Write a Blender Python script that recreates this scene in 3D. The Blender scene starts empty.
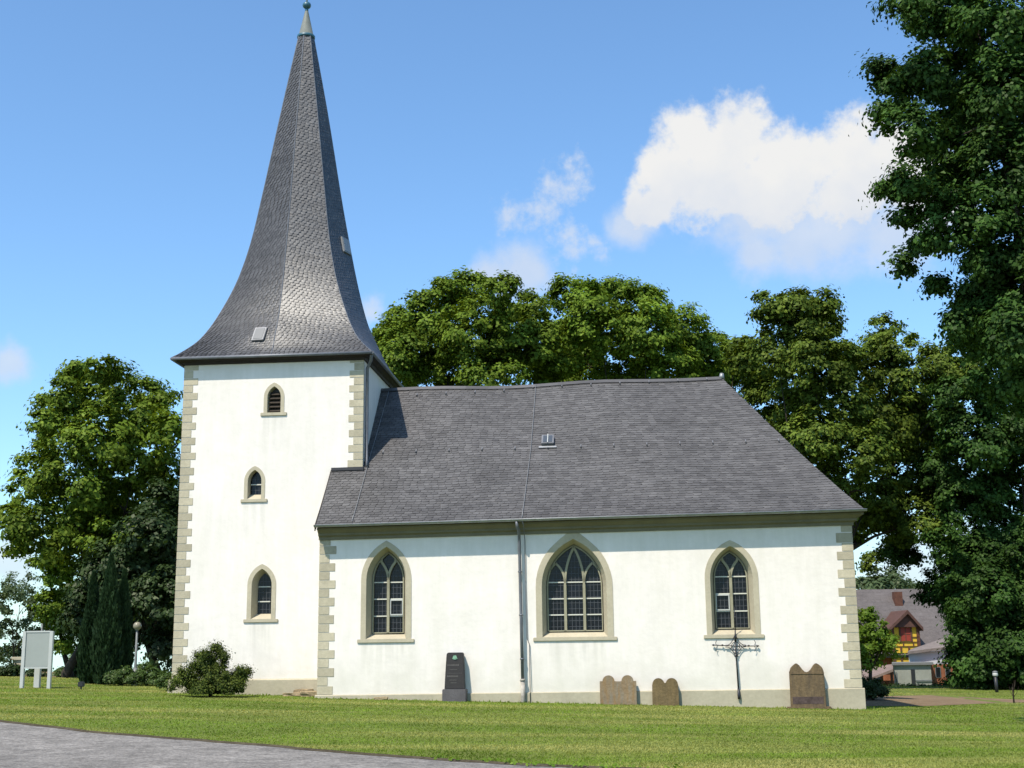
import bpy, bmesh, math, random
import numpy as np
from mathutils import Vector, Matrix, Euler
random.seed(7); rng = np.random.default_rng(7)
SC = bpy.context.scene; COL = SC.collection
R_ = math.radians

# ------------------------------------------------------------------ camera
FPX = 1280.0; PITCH = math.atan(264/1280); ROLL = -0.012; CAMZ = 1.5
cam = bpy.data.cameras.new('camera'); cam.sensor_width = 36; cam.lens = 36*FPX/1024
cam.clip_start = 0.1; cam.clip_end = 6000
camo = bpy.data.objects.new('camera', cam); COL.objects.link(camo)
CR = Matrix.Rotation(math.pi/2+PITCH, 3, 'X') @ Matrix.Rotation(ROLL, 3, 'Z')
CC = Vector((0, 0, CAMZ))
camo.matrix_world = Matrix.Translation(CC) @ CR.to_4x4()
SC.camera = camo
SC.render.resolution_x = 1024; SC.render.resolution_y = 768

# ------------------------------------------------------------------ sky, sun, exposure
SUN_EL, SUN_AZ = R_(56), R_(36)          # azimuth: to the left of the direction behind the camera
sun_pos = Vector((-math.sin(SUN_AZ)*math.cos(SUN_EL), -math.cos(SUN_AZ)*math.cos(SUN_EL), math.sin(SUN_EL)))
sl = bpy.data.lights.new('sun', 'SUN'); sl.energy = 4.5; sl.angle = R_(0.55); sl.color = (1, .92, .79)
slo = bpy.data.objects.new('sun', sl); COL.objects.link(slo)
slo.rotation_euler = sun_pos.to_track_quat('Z', 'Y').to_euler(); slo.location = sun_pos*60
SC.view_settings.view_transform = 'Standard'; SC.view_settings.look = 'None'
SC.view_settings.exposure = 0.55; SC.view_settings.gamma = 1; SC.view_settings.use_curve_mapping = False

def pixel_dir(px, py):
    return (CR @ Vector(((px-512)/FPX, (384-py)/FPX, -1))).normalized()

wd = bpy.data.worlds.new('World'); SC.world = wd; wd.use_nodes = True
def build_world():
    nt = wd.node_tree; N = nt.nodes; L = nt.links; N.clear()
    out = N.new('ShaderNodeOutputWorld'); bg = N.new('ShaderNodeBackground'); bg.inputs[1].default_value = 0.1
    L.new(bg.outputs[0], out.inputs[0])
    tc = N.new('ShaderNodeTexCoord'); nrm = N.new('ShaderNodeVectorMath'); nrm.operation = 'NORMALIZE'
    L.new(tc.outputs['Generated'], nrm.inputs[0]); D = nrm.outputs[0]
    sep = N.new('ShaderNodeSeparateXYZ'); L.new(D, sep.inputs[0])
    mx = N.new('ShaderNodeMath'); mx.operation = 'MAXIMUM'; mx.inputs[1].default_value = .03; L.new(sep.outputs[2], mx.inputs[0])
    cmb = N.new('ShaderNodeCombineXYZ'); L.new(sep.outputs[0], cmb.inputs[0]); L.new(sep.outputs[1], cmb.inputs[1]); L.new(mx.outputs[0], cmb.inputs[2])
    sky = N.new('ShaderNodeTexSky'); sky.sky_type = 'NISHITA'; sky.sun_disc = False
    sky.sun_elevation = SUN_EL; sky.sun_rotation = math.atan2(sun_pos.x, sun_pos.y) % (2*math.pi)
    sky.air_density = 1.0; sky.dust_density = .6; sky.ozone_density = 1.6; sky.altitude = 100
    L.new(cmb.outputs[0], sky.inputs[0])
    tint = N.new('ShaderNodeMix'); tint.data_type = 'RGBA'; tint.blend_type = 'MULTIPLY'; tint.inputs[0].default_value = 1
    L.new(sky.outputs[0], tint.inputs[6]); tint.inputs[7].default_value = SKY_TINT
    skyc = tint.outputs[2]
    def noise(scale, detail, rough=.6):
        n = N.new('ShaderNodeTexNoise'); n.inputs['Scale'].default_value = scale; n.inputs['Detail'].default_value = detail
        n.inputs['Roughness'].default_value = rough; L.new(D, n.inputs['Vector']); return n
    def blobs(lst, warp):
        # union of soft round lobes on the sky sphere (given as directions), edges broken by noise
        cur = None
        for (px, py, r) in lst:
            c = pixel_dir(px, py)
            ds = N.new('ShaderNodeVectorMath'); ds.operation = 'DISTANCE'; L.new(warp, ds.inputs[0]); ds.inputs[1].default_value = c
            m = N.new('ShaderNodeMath'); m.operation = 'MULTIPLY_ADD'; L.new(ds.outputs['Value'], m.inputs[0])
            m.inputs[1].default_value = -FPX/r; m.inputs[2].default_value = 1.0
            if cur is None: cur = m.outputs[0]
            else:
                s = N.new('ShaderNodeMath'); s.operation = 'SMOOTH_MAX'; L.new(cur, s.inputs[0]); L.new(m.outputs[0], s.inputs[1]); s.inputs[2].default_value = .35; cur = s.outputs[0]
        return cur
    wn = noise(9, 5, .6)
    off = N.new('ShaderNodeVectorMath'); off.operation = 'MULTIPLY_ADD'
    L.new(wn.outputs['Color'], off.inputs[0]); off.inputs[1].default_value = (.055,)*3
    sub = N.new('ShaderNodeVectorMath'); sub.operation = 'SUBTRACT'; L.new(D, sub.inputs[0]); sub.inputs[1].default_value = (.0275,)*3
    L.new(sub.outputs[0], off.inputs[2]); W = off.outputs[0]
    fine = noise(45, 6, .62)
    def dens(field, gain, nz, lo, hi, top):
        a = N.new('ShaderNodeMath'); a.operation = 'MULTIPLY_ADD'; L.new(fine.outputs[0], a.inputs[0]); a.inputs[1].default_value = nz; L.new(field, a.inputs[2])
        mr = N.new('ShaderNodeMapRange'); mr.interpolation_type = 'SMOOTHSTEP'; L.new(a.outputs[0], mr.inputs[0])
        mr.inputs[1].default_value = lo; mr.inputs[2].default_value = hi; mr.inputs[3].default_value = 0; mr.inputs[4].default_value = top
        return mr.outputs[0]
    main = blobs(CLOUD_MAIN, W); soft = blobs(CLOUD_SOFT, W); wisp = blobs(CLOUD_WISP, W)
    d1 = dens(main, 1, 1.4, .56, 1.12, 1.0); d2 = dens(soft, 1, .8, .35, 1.15, .7); d3 = dens(wisp, 1, 2.4, 1.50, 2.3, .62)
    mxa = N.new('ShaderNodeMath'); mxa.operation = 'MAXIMUM'; L.new(d1, mxa.inputs[0]); L.new(d2, mxa.inputs[1])
    mxb = N.new('ShaderNodeMath'); mxb.operation = 'MAXIMUM'; L.new(mxa.outputs[0], mxb.inputs[0]); L.new(d3, mxb.inputs[1])
    # sunlit cloud top, lavender grey base: by height in the sky and billow noise
    hgt = N.new('ShaderNodeMapRange'); L.new(sep.outputs[2], hgt.inputs[0])
    hgt.inputs[1].default_value = pixel_dir(760, 255).z; hgt.inputs[2].default_value = pixel_dir(760, 150).z
    hn = N.new('ShaderNodeMath'); hn.operation = 'MULTIPLY_ADD'; bil = noise(22, 4, .55); L.new(bil.outputs[0], hn.inputs[0]); hn.inputs[1].default_value = 1.5
    sb = N.new('ShaderNodeMath'); sb.operation = 'SUBTRACT'; L.new(hgt.outputs[0], sb.inputs[0]); sb.inputs[1].default_value = .72; L.new(sb.outputs[0], hn.inputs[2])
    hn.use_clamp = True
    cc = N.new('ShaderNodeMix'); cc.data_type = 'RGBA'; L.new(hn.outputs[0], cc.inputs[0]); cc.inputs[6].default_value = CLOUD_LOW; cc.inputs[7].default_value = CLOUD_TOP
    mix = N.new('ShaderNodeMix'); mix.data_type = 'RGBA'; L.new(mxb.outputs[0], mix.inputs[0]); L.new(skyc, mix.inputs[6]); L.new(cc.outputs[2], mix.inputs[7])
    L.new(mix.outputs[2], bg.inputs[0])
SKY_TINT = (1.11, 1.42, 1.60, 1)
CLOUD_TOP = (6.0, 6.0, 5.95, 1); CLOUD_LOW = (4.7, 5.1, 5.8, 1)
CLOUD_MAIN = [(690,143,36),(666,175,34),(737,146,42),(785,168,38),(850,150,38),(818,170,38),(890,150,36),(718,188,48),(780,195,50),(850,190,50),(655,200,30),(930,190,50)]
CLOUD_SOFT = [(760,215,70),(830,225,70),(640,222,36),(800,252,46),(760,265,32),(900,235,60),(10,364,30),(372,303,20),(525,276,45),(490,270,30),(900,570,60),(940,545,50),(8,560,40)]
CLOUD_WISP = [(560,186,48),(515,212,34),(575,240,42),(540,205,40),(600,240,38),(545,270,50)]
build_world()

# ------------------------------------------------------------------ helpers
BASE = {}
def lerp(a, b, t): return a+(b-a)*t
def smooth(a, b, x):
    t = np.clip((x-a)/(b-a), 0, 1); return t*t*(3-2*t)
def zg(x, y):
    """height of the ground"""
    z = -.028*np.clip(x, -22, 16)*smooth(8, 30, y) + .03*smooth(20, 34, y)*smooth(16, 4, abs(x)-4)
    z = z - .030*np.maximum(y-46-8*smooth(0, 12, -x)-14*smooth(2, 12, x), 0)
    z = z - .012*np.maximum(abs(x)-24, 0)
    return float(z) if np.ndim(z) == 0 else z
def ony(px, py, Y):
    d = pixel_dir(px, py); return CC + d*(Y/d.y)
def onground(px, py):
    d = pixel_dir(px, py); t = 5.0
    lo, hi = 2.0, 90.0
    for _ in range(50):
        t = (lo+hi)/2; p = CC+d*t
        if p.z > zg(p.x, p.y): lo = t
        else: hi = t
    return CC+d*t

def tag(o, label=None, cat=None, group=None, kind=None):
    if label: o['label'] = label
    if cat: o['category'] = cat
    if group: o['group'] = group
    if kind: o['kind'] = kind
    return o
def thing(name, loc, label, cat, group=None):
    o = bpy.data.objects.new(name, None); COL.objects.link(o); o.location = loc; o.empty_display_size = .2
    BASE[o.name] = Vector(loc); return tag(o, label, cat, group)
def link(name, me, mat, parent=None, base=None):
    b = BASE[parent.name] if parent else (Vector(base) if base else Vector((0, 0, 0)))
    if b.length > 0: me.transform(Matrix.Translation(-b))
    for m in (mat if isinstance(mat, (list, tuple)) else [mat]): me.materials.append(m)
    o = bpy.data.objects.new(name, me); COL.objects.link(o)
    if parent: o.parent = parent
    else: o.location = b
    BASE[o.name] = b
    return o

class MB:
    """collects polygons; builds them as one mesh object"""
    def __init__(s): s.v = []; s.f = []; s.mi = []; s.sm = []
    def poly(s, pts, mi=0, smooth=False):
        n = len(s.v); s.v += [tuple(p) for p in pts]; s.f.append(tuple(range(n, n+len(pts)))); s.mi.append(mi); s.sm.append(smooth)
    def grid(s, rows, closed=False, mi=0, smooth=True, cap=False):
        n = len(s.v); c = len(rows[0])
        for r in rows: s.v += [tuple(p) for p in r]
        for i in range(len(rows)-1):
            for j in range(c if closed else c-1):
                k = (j+1) % c
                s.f.append((n+i*c+j, n+i*c+k, n+(i+1)*c+k, n+(i+1)*c+j)); s.mi.append(mi); s.sm.append(smooth)
        if cap:
            s.f.append(tuple(n+j for j in reversed(range(c)))); s.mi.append(mi); s.sm.append(False)
            s.f.append(tuple(n+(len(rows)-1)*c+j for j in range(c))); s.mi.append(mi); s.sm.append(False)
    def box8(s, p, mi=0):
        n = len(s.v); s.v += [tuple(q) for q in p]
        for f in ((0,3,2,1),(4,5,6,7),(0,1,5,4),(1,2,6,5),(2,3,7,6),(3,0,4,7)):
            s.f.append(tuple(n+i for i in f)); s.mi.append(mi); s.sm.append(False)
    def box(s, fr, u0, u1, d0, d1, z0, z1, mi=0):
        s.box8([fr(u0,d0,z0),fr(u1,d0,z0),fr(u1,d1,z0),fr(u0,d1,z0),fr(u0,d0,z1),fr(u1,d0,z1),fr(u1,d1,z1),fr(u0,d1,z1)], mi)
    def tube(s, pts, rad, n=8, mi=0, cap=True):
        pts = [Vector(p) for p in pts]; rows = []
        rs = rad if isinstance(rad, (list, tuple)) else [rad]*len(pts)
        up = Vector((.13, .21, .97))
        for i, p in enumerate(pts):
            t = (pts[min(i+1, len(pts)-1)]-pts[max(i-1, 0)]).normalized()
            a = t.cross(up);
            if a.length < .05: a = t.cross(Vector((1, 0, 0)))
            a.normalize(); b = t.cross(a).normalized()
            rows.append([p+(a*math.cos(2*math.pi*k/n)+b*math.sin(2*math.pi*k/n))*rs[i] for k in range(n)])
        s.grid(rows, True, mi, True, cap)
    def lathe(s, c, prof, n=20, mi=0):
        c = Vector(c)
        s.grid([[c+Vector((r*math.cos(2*math.pi*k/n), r*math.sin(2*math.pi*k/n), z)) for k in range(n)] for r, z in prof], True, mi, True, True)
    def prism(s, outline, fr, d0, d1, mi=0):
        """outline of (u,z) points extruded from depth d0 to d1; d0/d1 may be functions of z"""
        f0 = d0 if callable(d0) else (lambda z: d0); f1 = d1 if callable(d1) else (lambda z: d1)
        a = [fr(u, f0(z), z) for u, z in outline]; b = [fr(u, f1(z), z) for u, z in outline]
        n = len(s.v); m = len(a); s.v += [tuple(p) for p in a+b]
        s.f.append(tuple(range(n, n+m))); s.f.append(tuple(reversed(range(n+m, n+2*m)))); s.mi += [mi]*2; s.sm += [False]*2
        for i in range(m):
            j = (i+1) % m; s.f.append((n+j, n+i, n+m+i, n+m+j)); s.mi.append(mi); s.sm.append(False)
    def build(s, name, mat, parent=None, base=None, bevel=0, recalc=True):
        me = bpy.data.meshes.new(name); me.from_pydata(s.v, [], s.f)
        me.polygons.foreach_set('material_index', s.mi); me.polygons.foreach_set('use_smooth', s.sm)
        bm = bmesh.new(); bm.from_mesh(me)
        if bevel or recalc:
            bmesh.ops.remove_doubles(bm, verts=bm.verts, dist=1e-5)
        if recalc: bmesh.ops.recalc_face_normals(bm, faces=bm.faces)
        if bevel:
            ed = [e for e in bm.edges if len(e.link_faces) == 2 and e.calc_face_angle(0) > .5]
            bmesh.ops.bevel(bm, geom=ed, offset=bevel, segments=2, affect='EDGES', clamp_overlap=True)
        bm.to_mesh(me); bm.free(); me.update()
        return link(name, me, mat, parent, base)

# ------------------------------------------------------------------ materials
def mat(name, col, rough=.85, spec=.25, var=(), bump=None, metal=0, island=0, stretch=None, col2=None):
    """principled material; var = list of (scale, amount[, tint]) colour variation in world metres"""
    m = bpy.data.materials.new(name); m.use_nodes = True
    nt = m.node_tree; N = nt.nodes; L = nt.links; b = N['Principled BSDF']
    b.inputs['Roughness'].default_value = rough; b.inputs['Specular IOR Level'].default_value = spec; b.inputs['Metallic'].default_value = metal
    geo = N.new('ShaderNodeNewGeometry'); P = geo.outputs['Position']
    if stretch:
        vm = N.new('ShaderNodeVectorMath'); vm.operation = 'MULTIPLY'; L.new(P, vm.inputs[0]); vm.inputs[1].default_value = stretch; PS = vm.outputs[0]
    else: PS = P
    rgb = N.new('ShaderNodeRGB'); rgb.outputs[0].default_value = (*col, 1); cur = rgb.outputs[0]
    if island:
        mx = N.new('ShaderNodeMix'); mx.data_type = 'RGBA'; L.new(geo.outputs['Random Per Island'], mx.inputs[0])
        mx.inputs[6].default_value = (*[c*(1-island) for c in col], 1); mx.inputs[7].default_value = (*(col2 if col2 else [c*(1+island) for c in col]), 1); cur = mx.outputs[2]
    for v in var:
        n = N.new('ShaderNodeTexNoise'); n.inputs['Scale'].default_value = v[0]; n.inputs['Detail'].default_value = 5; n.inputs['Roughness'].default_value = .62
        L.new(PS if len(v) > 3 else P, n.inputs['Vector'])
        mr = N.new('ShaderNodeMapRange'); L.new(n.outputs[0], mr.inputs[0]); mr.inputs[1].default_value = .32; mr.inputs[2].default_value = .68
        if len(v) > 2 and v[2]:
            mx = N.new('ShaderNodeMix'); mx.data_type = 'RGBA'; sc = N.new('ShaderNodeMath'); sc.operation = 'MULTIPLY'
            L.new(mr.outputs[0], sc.inputs[0]); sc.inputs[1].default_value = v[1]; L.new(sc.outputs[0], mx.inputs[0]); L.new(cur, mx.inputs[6]); mx.inputs[7].default_value = (*v[2], 1); cur = mx.outputs[2]
        else:
            mr.inputs[3].default_value = 1-v[1]; mr.inputs[4].default_value = 1+v[1]
            mx = N.new('ShaderNodeVectorMath'); mx.operation = 'SCALE'; L.new(cur, mx.inputs[0]); L.new(mr.outputs[0], mx.inputs['Scale']); cur = mx.outputs[0]
    L.new(cur, b.inputs['Base Color'])
    if bump:
        n = N.new('ShaderNodeTexNoise'); n.inputs['Scale'].default_value = bump[0]; n.inputs['Detail'].default_value = 6; L.new(P, n.inputs['Vector'])
        bp = N.new('ShaderNodeBump'); bp.inputs['Strength'].default_value = bump[1]; bp.inputs['Distance'].default_value = bump[2]; L.new(n.outputs[0], bp.inputs['Height']); L.new(bp.outputs[0], b.inputs['Normal'])
    return m
def leafmat(name, ca, cb, trans=.35, gloss=.12, var=.25):
    m = bpy.data.materials.new(name); m.use_nodes = True; nt = m.node_tree; N = nt.nodes; L = nt.links; N.clear()
    out = N.new('ShaderNodeOutputMaterial'); geo = N.new('ShaderNodeNewGeometry')
    mx = N.new('ShaderNodeMix'); mx.data_type = 'RGBA'; L.new(geo.outputs['Random Per Island'], mx.inputs[0]); mx.inputs[6].default_value = (*ca, 1); mx.inputs[7].default_value = (*cb, 1)
    n = N.new('ShaderNodeTexNoise'); n.inputs['Scale'].default_value = .45; n.inputs['Detail'].default_value = 3; L.new(geo.outputs['Position'], n.inputs['Vector'])
    mr = N.new('ShaderNodeMapRange'); L.new(n.outputs[0], mr.inputs[0]); mr.inputs[1].default_value = .3; mr.inputs[2].default_value = .7; mr.inputs[3].default_value = 1-var; mr.inputs[4].default_value = 1+var
    sc = N.new('ShaderNodeVectorMath'); sc.operation = 'SCALE'; L.new(mx.outputs[2], sc.inputs[0]); L.new(mr.outputs[0], sc.inputs['Scale']); c = sc.outputs[0]
    df = N.new('ShaderNodeBsdfDiffuse'); tr = N.new('ShaderNodeBsdfTranslucent'); gl = N.new('ShaderNodeBsdfGlossy'); gl.inputs['Roughness'].default_value = .5; gl.inputs[0].default_value = (.5, .5, .45, 1)
    L.new(c, df.inputs[0])
    yl = N.new('ShaderNodeMix'); yl.data_type = 'RGBA'; yl.blend_type = 'MULTIPLY'; yl.inputs[0].default_value = 1; L.new(c, yl.inputs[6]); yl.inputs[7].default_value = (1.5, 1.35, .6, 1); L.new(yl.outputs[2], tr.inputs[0])
    a = N.new('ShaderNodeMixShader'); a.inputs[0].default_value = trans; L.new(df.outputs[0], a.inputs[1]); L.new(tr.outputs[0], a.inputs[2])
    b = N.new('ShaderNodeMixShader'); b.inputs[0].default_value = gloss*.3; L.new(a.outputs[0], b.inputs[1]); L.new(gl.outputs[0], b.inputs[2]); L.new(b.outputs[0], out.inputs[0])
    return m

M_WALL = mat('lime_render', (.740, .686, .636), .92, .15, [(1.1, .04), (4, .03), (.8, .32, (.59, .56, .47), 1), (3.2, .10, (.55, .52, .44), 1)], (7, .28, .02), stretch=(3.0, 3.0, .35))
def splash(m, col, amt):
    # dirt splashed up from the lawn and damp: patchy band over the lowest half metre
    nt = m.node_tree; N = nt.nodes; L = nt.links; b = N['Principled BSDF']; src = b.inputs['Base Color'].links[0].from_socket
    geo = N.new('ShaderNodeNewGeometry'); sp = N.new('ShaderNodeSeparateXYZ'); L.new(geo.outputs['Position'], sp.inputs[0])
    n = N.new('ShaderNodeTexNoise'); n.inputs['Scale'].default_value = 1.6; n.inputs['Detail'].default_value = 6; L.new(geo.outputs['Position'], n.inputs['Vector'])
    a = N.new('ShaderNodeMath'); a.operation = 'MULTIPLY_ADD'; L.new(n.outputs[0], a.inputs[0]); a.inputs[1].default_value = 2.2; a.inputs[2].default_value = -.3
    sb = N.new('ShaderNodeMath'); sb.operation = 'SUBTRACT'; L.new(a.outputs[0], sb.inputs[0]); L.new(sp.outputs[2], sb.inputs[1])
    mr = N.new('ShaderNodeMapRange'); L.new(sb.outputs[0], mr.inputs[0]); mr.inputs[1].default_value = -.5; mr.inputs[2].default_value = .6; mr.inputs[3].default_value = 0; mr.inputs[4].default_value = amt
    mx = N.new('ShaderNodeMix'); mx.data_type = 'RGBA'; L.new(mr.outputs[0], mx.inputs[0]); L.new(src, mx.inputs[6]); mx.inputs[7].default_value = (*col, 1); L.new(mx.outputs[2], b.inputs['Base Color'])
splash(M_WALL, (.50, .48, .40), .45)
M_STONE = mat('painted_stone', (.41, .365, .268), .85, .2, [(1.6, .08), (14, .06)], (25, .2, .01))
M_TRAC = mat('shaded_tracery_stone', (.27, .255, .18), .9, .15, [(3, .12), (14, .06)])  # window stone darkened; the shade of the recess is put into its colour
M_QUOIN = mat('quoin_stone', (.41, .365, .268), .88, .15, [(1.6, .10), (14, .08), (5, .18, (.27, .25, .17))], (25, .35, .012), island=.13)
M_PLINTH = mat('plinth_render', (.39, .352, .262), .9, .15, [(1.2, .10), (12, .07), (2.2, .25, (.30, .27, .19), 1)], (14, .3, .015), stretch=(1, 1, .4))
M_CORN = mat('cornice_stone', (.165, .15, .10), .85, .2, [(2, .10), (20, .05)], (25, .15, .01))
M_SLATE = mat('slate', (.077, .073, .073), .55, .4, [(.5, .16), (1.2, .15, None, 1), (6, .08)], (30, .25, .006), island=.2, col2=(.095, .091, .091), stretch=(.45, .45, 6.5))
M_SLATEDK = mat('slate_bed', (.05, .05, .055), .8, .2)
M_SPIRE = mat('spire_slate', (.052, .052, .056), .46, .55, [(.5, .14), (1.2, .2, None, 1), (6, .1)], (30, .25, .006), island=.22, col2=(.066, .066, .070), stretch=(.6, .6, 6.5))
M_LEADCAP = mat('lead_flashing', (.075, .085, .105), .5, .4, [(6, .12)])
M_TIMBER = mat('dark_eaves_timber', (.022, .017, .016), .7, .3, [(5, .2)])
M_ZINC = mat('zinc', (.30, .31, .32), .5, .5, [(4, .15)], metal=.6)
M_ZINCDK = mat('weathered_zinc', (.15, .155, .17), .55, .4, [(4, .15)], metal=.4)
M_COPPER = mat('verdigris_copper', (.13, .14, .125), .6, .3, [(5, .15)])
M_BALL = mat('blue_green_ball', (.03, .10, .14), .4, .5)
M_GLASS = mat('leaded_glass', (.006, .007, .011), .16, .22, [(3, .4)], (5, .25, .02))
M_LEADING = mat('lead_came', (.07, .075, .085), .6, .2)
M_BAR = mat('white_glazing_bar', (.55, .54, .47), .6, .3)
M_WOODDK = mat('louvre_wood', (.05, .04, .03), .8, .2, [(8, .2)])
M_SKYL = mat('roof_light_glass', (.06, .07, .085), .25, .4)
M_METAL = mat('galvanised', (.26, .265, .27), .5, .4, metal=.5)
M_IRON = mat('wrought_iron', (.022, .022, .028), .5, .4, [(20, .2)])
M_GRAN = mat('black_granite', (.026, .022, .020), .5, .3, [(40, .2), (3, .15)])
M_GRANR = mat('dark_granite_base', (.075, .07, .072), .7, .3, [(40, .2), (4, .15)], (40, .2, .005))
M_INSC = mat('worn_inscription', (.085, .08, .075), .8, .2, [(30, .3)])
M_VERD = mat('bronze_verdigris', (.16, .30, .20), .6, .4, [(25, .25)])
def stone(name, col, stain, amt): return mat(name, col, .92, .15, [(2.3, .16), (11, .14), (4.2, amt, stain, 1), (30, .08)], (16, .7, .02), stretch=(2.6, 1, .45))
M_SAND1 = stone('grey_sandstone', (.185, .160, .120), (.23, .13, .045), .7)
M_SAND2 = stone('ochre_sandstone', (.165, .118, .058), (.075, .06, .035), .6)
M_SAND3 = stone('brown_sandstone', (.150, .106, .058), (.06, .048, .036), .7)
M_RUBBLE = mat('rubble_stone', (.27, .21, .13), .95, .1, [(5, .25), (20, .15)], (14, .6, .02))
M_ASPH = mat('gravel_road', (.185, .172, .158), .95, .1, [(.30, .18), (1.6, .18), (6, .28), (22, .35)], (14, 1, .04))
M_SOIL = mat('soil', (.07, .058, .038), .98, .05, [(2, .25), (14, .3)], (20, .8, .03))
M_PATH = mat('red_gravel', (.175, .125, .08), .98, .05, [(.8, .15), (8, .2), (30, .2)], (30, .6, .02))
M_GROUND = mat('turf', (.098, .138, .026), .95, .1, [(.16, .42, (.17, .155, .05), 1), (.5, .25, (.15, .15, .045), 1), (3, .16), (14, .2)], (22, .8, .03), stretch=(.55, 2.1, 1))
def grassmat():
    m = leafmat('grass_blades', (.120, .195, .022), (.165, .228, .034), .33, .03, .36)
    nt = m.node_tree; N = nt.nodes; L = nt.links
    geo = [n for n in N if n.type == 'NEW_GEOMETRY'][0]; sc = [n for n in N if n.type == 'VECT_MATH'][0]
    st = N.new('ShaderNodeVectorMath'); st.operation = 'MULTIPLY'; L.new(geo.outputs['Position'], st.inputs[0]); st.inputs[1].default_value = (.55, 2.1, 1)
    n = N.new('ShaderNodeTexNoise'); n.inputs['Scale'].default_value = .22; n.inputs['Detail'].default_value = 5; L.new(st.outputs[0], n.inputs['Vector'])
    mr = N.new('ShaderNodeMapRange'); L.new(n.outputs[0], mr.inputs[0]); mr.inputs[1].default_value = .44; mr.inputs[2].default_value = .64; mr.inputs[4].default_value = .9
    mx = N.new('ShaderNodeMix'); mx.data_type = 'RGBA'; L.new(mr.outputs[0], mx.inputs[0]); src = sc.outputs[0]
    tg = [l.to_socket for l in src.links]; L.new(src, mx.inputs[6]); mx.inputs[7].default_value = (.36, .345, .115, 1)
    for t in tg: L.new(mx.outputs[2], t)
    return m
M_GRASS = grassmat()
M_LIME = leafmat('lime_leaves', (.050, .092, .010), (.135, .190, .022), .2, .04, .32)
M_LIMEL = leafmat('bright_lime_leaves', (.054, .102, .011), (.145, .210, .024), .22, .04, .4)
M_OAK = leafmat('oak_leaves', (.017, .044, .009), (.052, .104, .020), .18, .05, .4)
M_MAPLE = leafmat('maple_leaves', (.034, .062, .009), (.112, .152, .022), .2, .04, .4)
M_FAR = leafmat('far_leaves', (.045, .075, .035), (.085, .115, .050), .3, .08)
M_DARK = leafmat('dark_shade_leaves', (.016, .034, .010), (.035, .060, .016), .22)  # own colour of the dark shrubs; painted shade on the tree by the conifers
M_CON = leafmat('conifer_needles', (.014, .034, .014), (.030, .058, .022), .12, .06)
M_YEW = leafmat('yew_needles', (.022, .042, .010), (.115, .145, .026), .12, .04)
M_SHRUB = leafmat('shrub_leaves', (.030, .065, .014), (.075, .120, .026), .25)
M_FRUIT = leafmat('fruit_tree_leaves', (.080, .150, .016), (.17, .26, .036), .4, .04)
M_BARK = mat('bark', (.042, .034, .026), .95, .1, [(3, .25), (15, .25, None, 1)], (12, .9, .03), stretch=(3, 3, .5))
M_WHITE = mat('white_paint', (.42, .43, .41), .5, .35, [(3, .05)])
M_BOARD = mat('notice_board_face', (.285, .305, .285), .5, .25, [(2, .04)])
M_GLOBE = mat('lamp_globe', (.20, .18, .13), .3, .4, [(4, .15)])
M_POST = mat('lamp_post_paint', (.13, .14, .14), .5, .4, [(6, .15)])
M_BLACKP = mat('black_post', (.02, .02, .022), .5, .4)

# ------------------------------------------------------------------ ground, road, path
def sheet(name, pts_grid, m, kind='structure'):
    mb = MB(); mb.grid(pts_grid); o = mb.build(name, m, recalc=False); tag(o, kind=kind); return o
xs = np.unique(np.concatenate([np.linspace(-1500, -60, 12), np.linspace(-60, 60, 81), np.linspace(60, 1500, 12)]))
ys = np.unique(np.concatenate([np.linspace(-200, -10, 6), np.linspace(-10, 110, 81), np.linspace(110, 1800, 16)]))
sheet('ground', [[(x, y, zg(x, y)) for x in xs] for y in ys], M_GROUND)
ROAD_PX = [(-120,708),(-60,714.5),(0,721.5),(50,727.5),(100,733.5),(166,738.5),(200,741),(265,746.5),(332,752.5),(400,757),(460,761.5),(510,764.5),(560,766.3),(615,768.5),(700,772),(800,778)]
EDGE = []
for i, (px, py) in enumerate(ROAD_PX):
    p = onground(px, py); EDGE.append(p)
d0 = (EDGE[0]-EDGE[3]).normalized(); d1 = (EDGE[-1]-EDGE[-3]).normalized()
EDGE = [EDGE[0]+d0*k for k in (70, 40, 20, 8)] + EDGE + [EDGE[-1]+d1*k for k in (4, 10, 20)]
# densify with small irregularities
ED = []
for a, b in zip(EDGE[:-1], EDGE[1:]):
    n = max(2, int((b-a).length/.35))
    for k in range(n):
        t = k/n; p = a.lerp(b, t); ED.append(Vector((p.x, p.y, 0)))
random.seed(3)
jit = 0
NRM = Vector((.42, .9, 0)).normalized()
for i, p in enumerate(ED):
    jit = jit*.7 + random.uniform(-.05, .05); p += NRM*jit
def edge_rows(offs, dz):
    rows = []
    for o in offs:
        r = []
        for i, p in enumerate(ED):
            q = p + NRM*o
            r.append((q.x, q.y, zg(q.x, q.y)+dz))
        rows.append(r)
    return rows
sheet('road', edge_rows([-40, -20, -10, -6, -4, -2.5, -1.2, -.4, 0], .004), M_ASPH)
rows = edge_rows([-.07, .03, .11], .008)
rows[1] = [(x, y, z+.02) for x, y, z in rows[1]]
sheet('road_verge', rows, M_SOIL)
# red earth path right of the church, running behind it
def px_sheet(name, top, bot, m, n=24, dz=.006):
    def samp(l, t):
        xs_ = [p[0] for p in l]; x = lerp(xs_[0], xs_[-1], t); return x, float(np.interp(x, xs_, [p[1] for p in l]))
    rows = []
    for k in range(5):
        r = []
        for i in range(n+1):
            (xa, ya), (xb, yb) = samp(top, i/n), samp(bot, i/n)
            p = onground(lerp(xa, xb, k/4), lerp(ya, yb, k/4)); r.append((p.x, p.y, zg(p.x, p.y)+dz))
        rows.append(r)
    return sheet(name, rows, m)
px_sheet('path', [(800,698),(870,696.5),(930,695.3),(1000,699),(1060,701)], [(800,707.5),(870,706.2),(930,706),(1000,703),(1060,702)], M_PATH)

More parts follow.
